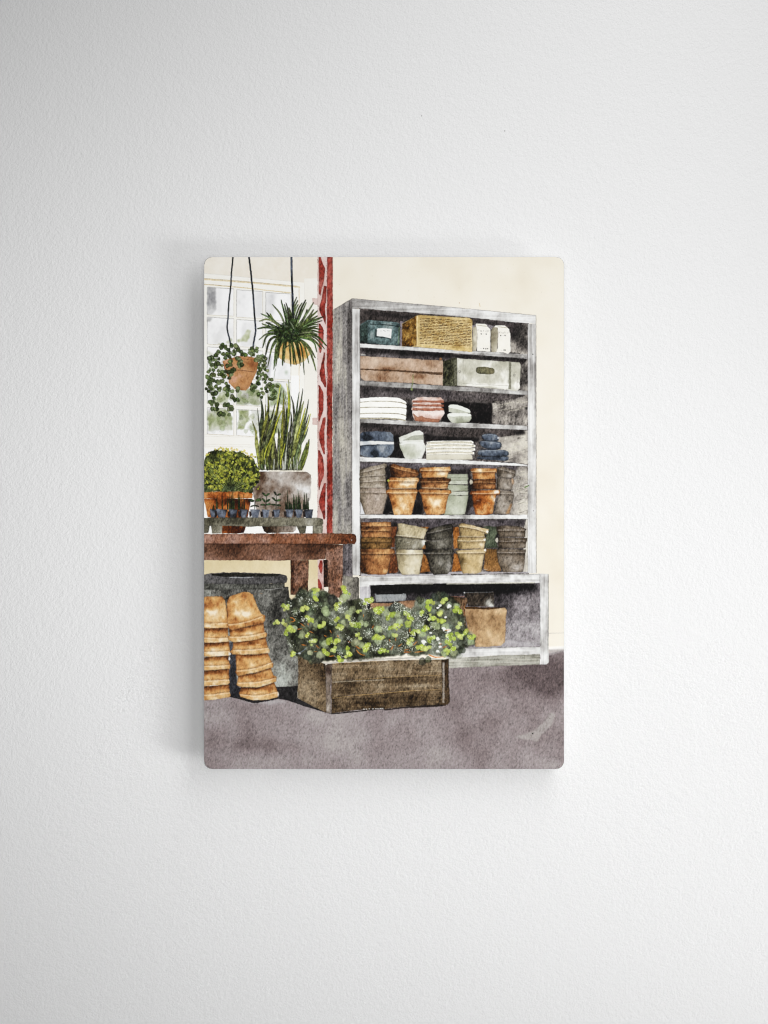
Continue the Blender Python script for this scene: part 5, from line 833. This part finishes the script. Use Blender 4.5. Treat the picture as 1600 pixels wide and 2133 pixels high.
# ---------------------------------------------------------------- the scene itself
import bpy, bmesh
from math import radians
for o in list(bpy.data.objects): bpy.data.objects.remove(o)
sc = bpy.context.scene; COL = sc.collection
U = .0004                                     # one picture unit is 0.4 mm: the panel is 300 x 427 mm
CX, CY = 800, 1066.5                          # middle of the photograph in picture units
def wx(x): return (x - CX) * U
def wz(y): return 1.5 - (y - CY) * U
STAND = .0173                                 # the panel floats in front of the wall on a hidden cleat
THICK = .006
FRONT = -(STAND + THICK)                      # wall surface is the plane y = 0, the room is at y < 0
PRINT = FRONT - .00025

def mat(name):
    m = bpy.data.materials.new(name); m.use_nodes = True
    nt = m.node_tree; return m, nt, nt.nodes['Principled BSDF']
def N(nt, t, **k):
    n = nt.nodes.new(t)
    for a, b in k.items(): setattr(n, a, b)
    return n
# --- rough white paper-like wall paint
wm, nt, b = mat('wall_paint')
b.inputs['Roughness'].default_value = .75; b.inputs['Specular IOR Level'].default_value = .25
tc = N(nt, 'ShaderNodeTexCoord')
def mapping(sx, sy, sz, rot=0.):
    n = N(nt, 'ShaderNodeMapping'); n.inputs['Scale'].default_value = (sx, sy, sz); n.inputs['Rotation'].default_value = (0, rot, 0)
    nt.links.new(tc.outputs['Object'], n.inputs['Vector']); return n
def noise(mp, scale, detail=2., rough=.5):
    n = N(nt, 'ShaderNodeTexNoise'); n.inputs['Scale'].default_value = scale; n.inputs['Detail'].default_value = detail; n.inputs['Roughness'].default_value = rough
    nt.links.new(mp.outputs[0], n.inputs['Vector']); return n
def math(op, x, y):
    n = N(nt, 'ShaderNodeMath', operation=op)
    for i, q in enumerate((x, y)):
        if isinstance(q, (int, float)): n.inputs[i].default_value = q
        else: nt.links.new(q, n.inputs[i])
    return n.outputs[0]
m0 = mapping(1, 1, 1, radians(-36)); m1 = N(nt, 'ShaderNodeMapping'); m1.inputs['Scale'].default_value = (1, 1, .74); nt.links.new(m0.outputs[0], m1.inputs['Vector']); m2 = mapping(1, 1, 1)
h = math('ADD', math('MULTIPLY', noise(m1, 330, 2.5, .6).outputs[0], 1.0), math('MULTIPLY', noise(m2, 620, 1.).outputs[0], .45))
h = math('ADD', h, math('MULTIPLY', noise(m2, 75, 2.).outputs[0], .7))
bp = N(nt, 'ShaderNodeBump'); bp.inputs['Strength'].default_value = BUMP; bp.inputs['Distance'].default_value = .0009
nt.links.new(h, bp.inputs['Height']); nt.links.new(bp.outputs[0], b.inputs['Normal'])
vo = N(nt, 'ShaderNodeTexVoronoi'); vo.inputs['Scale'].default_value = 26.; nt.links.new(m2.outputs[0], vo.inputs['Vector'])
spec = math('MULTIPLY', math('LESS_THAN', vo.outputs['Distance'], .017), math('GREATER_THAN', N(nt, 'ShaderNodeSeparateColor').outputs[0], .5))
sep = [n for n in nt.nodes if n.type == 'SEPARATE_COLOR'][0]; nt.links.new(vo.outputs['Color'], sep.inputs[0])
cr = N(nt, 'ShaderNodeMix', data_type='RGBA')
cr.inputs[6].default_value = (.875, .875, .875, 1); cr.inputs[7].default_value = (.5, .5, .5, 1)
nt.links.new(spec, cr.inputs[0]); nt.links.new(cr.outputs[2], b.inputs['Base Color'])
# --- printed ink, colour painted per vertex by the code above
pm, nt, b = mat('matte_print')
at = N(nt, 'ShaderNodeAttribute', attribute_name='ink'); nt.links.new(at.outputs['Color'], b.inputs['Base Color'])
b.inputs['Roughness'].default_value = .8; b.inputs['Specular IOR Level'].default_value = .12
tc = N(nt, 'ShaderNodeTexCoord'); m2 = mapping(1, 1, 1)
bp = N(nt, 'ShaderNodeBump'); bp.inputs['Strength'].default_value = .12; bp.inputs['Distance'].default_value = .0002
nt.links.new(noise(m2, 1500, 1.).outputs[0], bp.inputs['Height']); nt.links.new(bp.outputs[0], b.inputs['Normal'])
# --- white panel core
cm, nt, b = mat('white_panel_core')
tc = N(nt, 'ShaderNodeTexCoord'); m2 = mapping(1, 1, 1)
nz = noise(m2, 400, 2.); cr = N(nt, 'ShaderNodeMix', data_type='RGBA')
cr.inputs[6].default_value = (.5, .5, .49, 1); cr.inputs[7].default_value = (.56, .56, .55, 1)
nt.links.new(nz.outputs[0], cr.inputs[0]); nt.links.new(cr.outputs[2], b.inputs['Base Color']); b.inputs['Roughness'].default_value = .55

def link(name, me, m, parent=None, label=None, cat=None, kind=None):
    o = bpy.data.objects.new(name, me); COL.objects.link(o)
    if m: me.materials.append(m)
    if parent: o.parent = parent
    if label: o['label'] = label
    if cat: o['category'] = cat
    if kind: o['kind'] = kind
    return o
# wall: one big sheet, far larger than the frame
me = bpy.data.meshes.new('wall'); me.from_pydata([(-3, 0, 0), (3, 0, 0), (3, 0, 3), (-3, 0, 3)], [], [(0, 1, 2, 3)])
link('wall', me, wm, label='rough white painted wall', cat='wall', kind='structure')
# panel: rounded slab with a fine bevel
RX0, RX1, RY0, RY1, RR = 425., 1175.4, 535., 1602., 16.5
def rounded(inset=0., n=10):
    r = RR - inset; out = []
    for cx, cy, a0 in ((RX1 - RR, RY0 + RR, -90), (RX1 - RR, RY1 - RR, 0), (RX0 + RR, RY1 - RR, 90), (RX0 + RR, RY0 + RR, 180)):
        for i in range(n + 1):
            a = radians(a0 + 90 * i / n); out.append((cx + r * np.cos(a), cy + r * np.sin(a)))
    return out
panel = bpy.data.objects.new('art_panel', None); COL.objects.link(panel)
panel.location = (wx(CX), 0, wz(CY))
panel['label'] = 'white edged panel with a watercolour of a potting shed, hung on the wall'; panel['category'] = 'wall art'
bm = bmesh.new(); rings = []
for inset, y in ((1.2, -STAND), (0, -STAND - .0006), (0, FRONT + .0005), (.6, FRONT + .0001), (1.4, FRONT)):
    rings.append([bm.verts.new((wx(x), y, wz(q) - 1.5)) for x, q in rounded(inset)])
for r0, r1 in zip(rings, rings[1:]):
    for i in range(len(r0)): bm.faces.new((r0[i], r0[(i + 1) % len(r0)], r1[(i + 1) % len(r0)], r1[i]))
bm.faces.new(rings[0][::-1]); bm.faces.new(rings[-1]); bmesh.ops.recalc_face_normals(bm, faces=bm.faces)
me = bpy.data.meshes.new('panel_body'); bm.to_mesh(me); bm.free()
link('panel_body', me, cm, panel)
# hidden cleat that carries the panel
bm = bmesh.new(); bmesh.ops.create_cube(bm, size=1.)
for v in bm.verts: v.co = (v.co.x * .14, -STAND / 2 - .0002 + v.co.y * (STAND - .0012), .08 + v.co.z * .05)
me = bpy.data.meshes.new('cleat'); bm.to_mesh(me); bm.free(); link('cleat', me, cm, panel)

# --- the print, cut into its painted things: cells of one flat sheet, no cell in two meshes
# stray strokes of a few cells join whatever surrounds them
J, I = np.meshgrid(np.arange(W), np.arange(H)); X = OX + J + .5; Y = OY + I + .5
def sd(x, y, ins):
    dx = np.maximum(np.maximum(RX0 + RR - x, x - (RX1 - RR)), 0); dy = np.maximum(np.maximum(RY0 + RR - y, y - (RY1 - RR)), 0)
    return np.sqrt(dx * dx + dy * dy) <= RR - ins
ok = sd(X, Y, .45); cell = ok[:-1, :-1] & ok[1:, :-1] & ok[:-1, 1:] & ok[1:, 1:]
IMG = np.clip(IMG, 0, 1) ** TONE; IMG = np.clip(IMG + .05 * np.sin(2 * np.pi * (IMG - .5)) * .6, 0, 1)
_l = (IMG * (.3, .55, .15)).sum(-1, keepdims=True); IMG = np.clip(_l + (IMG - _l) * SAT, 0, 1)
lin = np.where(IMG <= .04045, IMG / 12.92, ((IMG + .055) / 1.055) ** 2.4)
lin = np.clip(lin * INKGAIN, .004, .97)
cid = ID[:-1, :-1]
made = {}
def emit(k):
    if k in made: return made[k]
    name, par, label = PARTS[k]
    po = emit(par) if par is not None else None
    # one level of sub-parts under a part of the panel
    ci, cj = np.nonzero(cell & (cid == k))
    if len(ci) == 0:
        made[k] = None; return None
    q = np.stack([ci * W + cj, (ci + 1) * W + cj, (ci + 1) * W + cj + 1, ci * W + cj + 1], 1)
    vi, inv = np.unique(q, return_inverse=True); inv = inv.reshape(q.shape)
    me = bpy.data.meshes.new(name); n = len(vi); f = len(q)
    co = np.empty((n, 3)); co[:, 0] = (OX + vi % W + .5 - CX) * U; co[:, 1] = PRINT; co[:, 2] = -(OY + vi // W + .5 - CY) * U
    me.vertices.add(n); me.vertices.foreach_set('co', co.ravel().astype(np.float32))
    me.loops.add(f * 4); me.loops.foreach_set('vertex_index', inv.ravel().astype(np.int32))
    me.polygons.add(f); me.polygons.foreach_set('loop_start', np.arange(0, f * 4, 4, dtype=np.int32))
    me.update(calc_edges=True)
    at = me.color_attributes.new('ink', 'FLOAT_COLOR', 'POINT')
    c = np.ones((n, 4), np.float32); c[:, :3] = lin.reshape(-1, 3)[vi]; at.data.foreach_set('color', c.ravel())
    o = link(name, me, pm, po or panel, label)
    made[k] = o; return o
for k in range(len(PARTS)): emit(k)

# --- light: three added area lamps fitted to the wall's tones and shadow, weak even fill
w = bpy.data.worlds.new('World'); sc.world = w; w.use_nodes = True
bg = w.node_tree.nodes['Background']; bg.inputs[0].default_value = (1, 1, 1, 1); bg.inputs[1].default_value = FILL
def area(name, loc, target, sx, sy, power, spread=180):
    l = bpy.data.lights.new(name, 'AREA'); l.shape = 'RECTANGLE'; l.size = sx; l.size_y = sy; l.energy = power; l.spread = radians(spread); l.color = (1, 1, 1)
    o = bpy.data.objects.new(name, l); COL.objects.link(o); o.location = loc
    from mathutils import Vector
    o.rotation_euler = (Vector(target) - Vector(loc)).to_track_quat('-Z', 'Y').to_euler(); return o
for a in LIGHTS: area(*a)
# --- camera, square on to the wall
cd = bpy.data.cameras.new('camera'); cam = bpy.data.objects.new('camera', cd); COL.objects.link(cam); sc.camera = cam
D = 2.2
cam.location = (0, FRONT - D, 1.5); cam.rotation_euler = (radians(90), 0, 0)
cd.sensor_fit = 'VERTICAL'; cd.sensor_height = 24; cd.lens = 24 * D / (2133 * U); cd.clip_end = 100; cd.clip_start = .05
sc.render.engine = 'CYCLES'; sc.cycles.filter_width = 1.05
sc.render.resolution_x, sc.render.resolution_y = 768, 1024
vs = sc.view_settings; vs.view_transform = 'Standard'; vs.look = 'None'; vs.gamma = 1; vs.exposure = 0; vs.use_curve_mapping = False
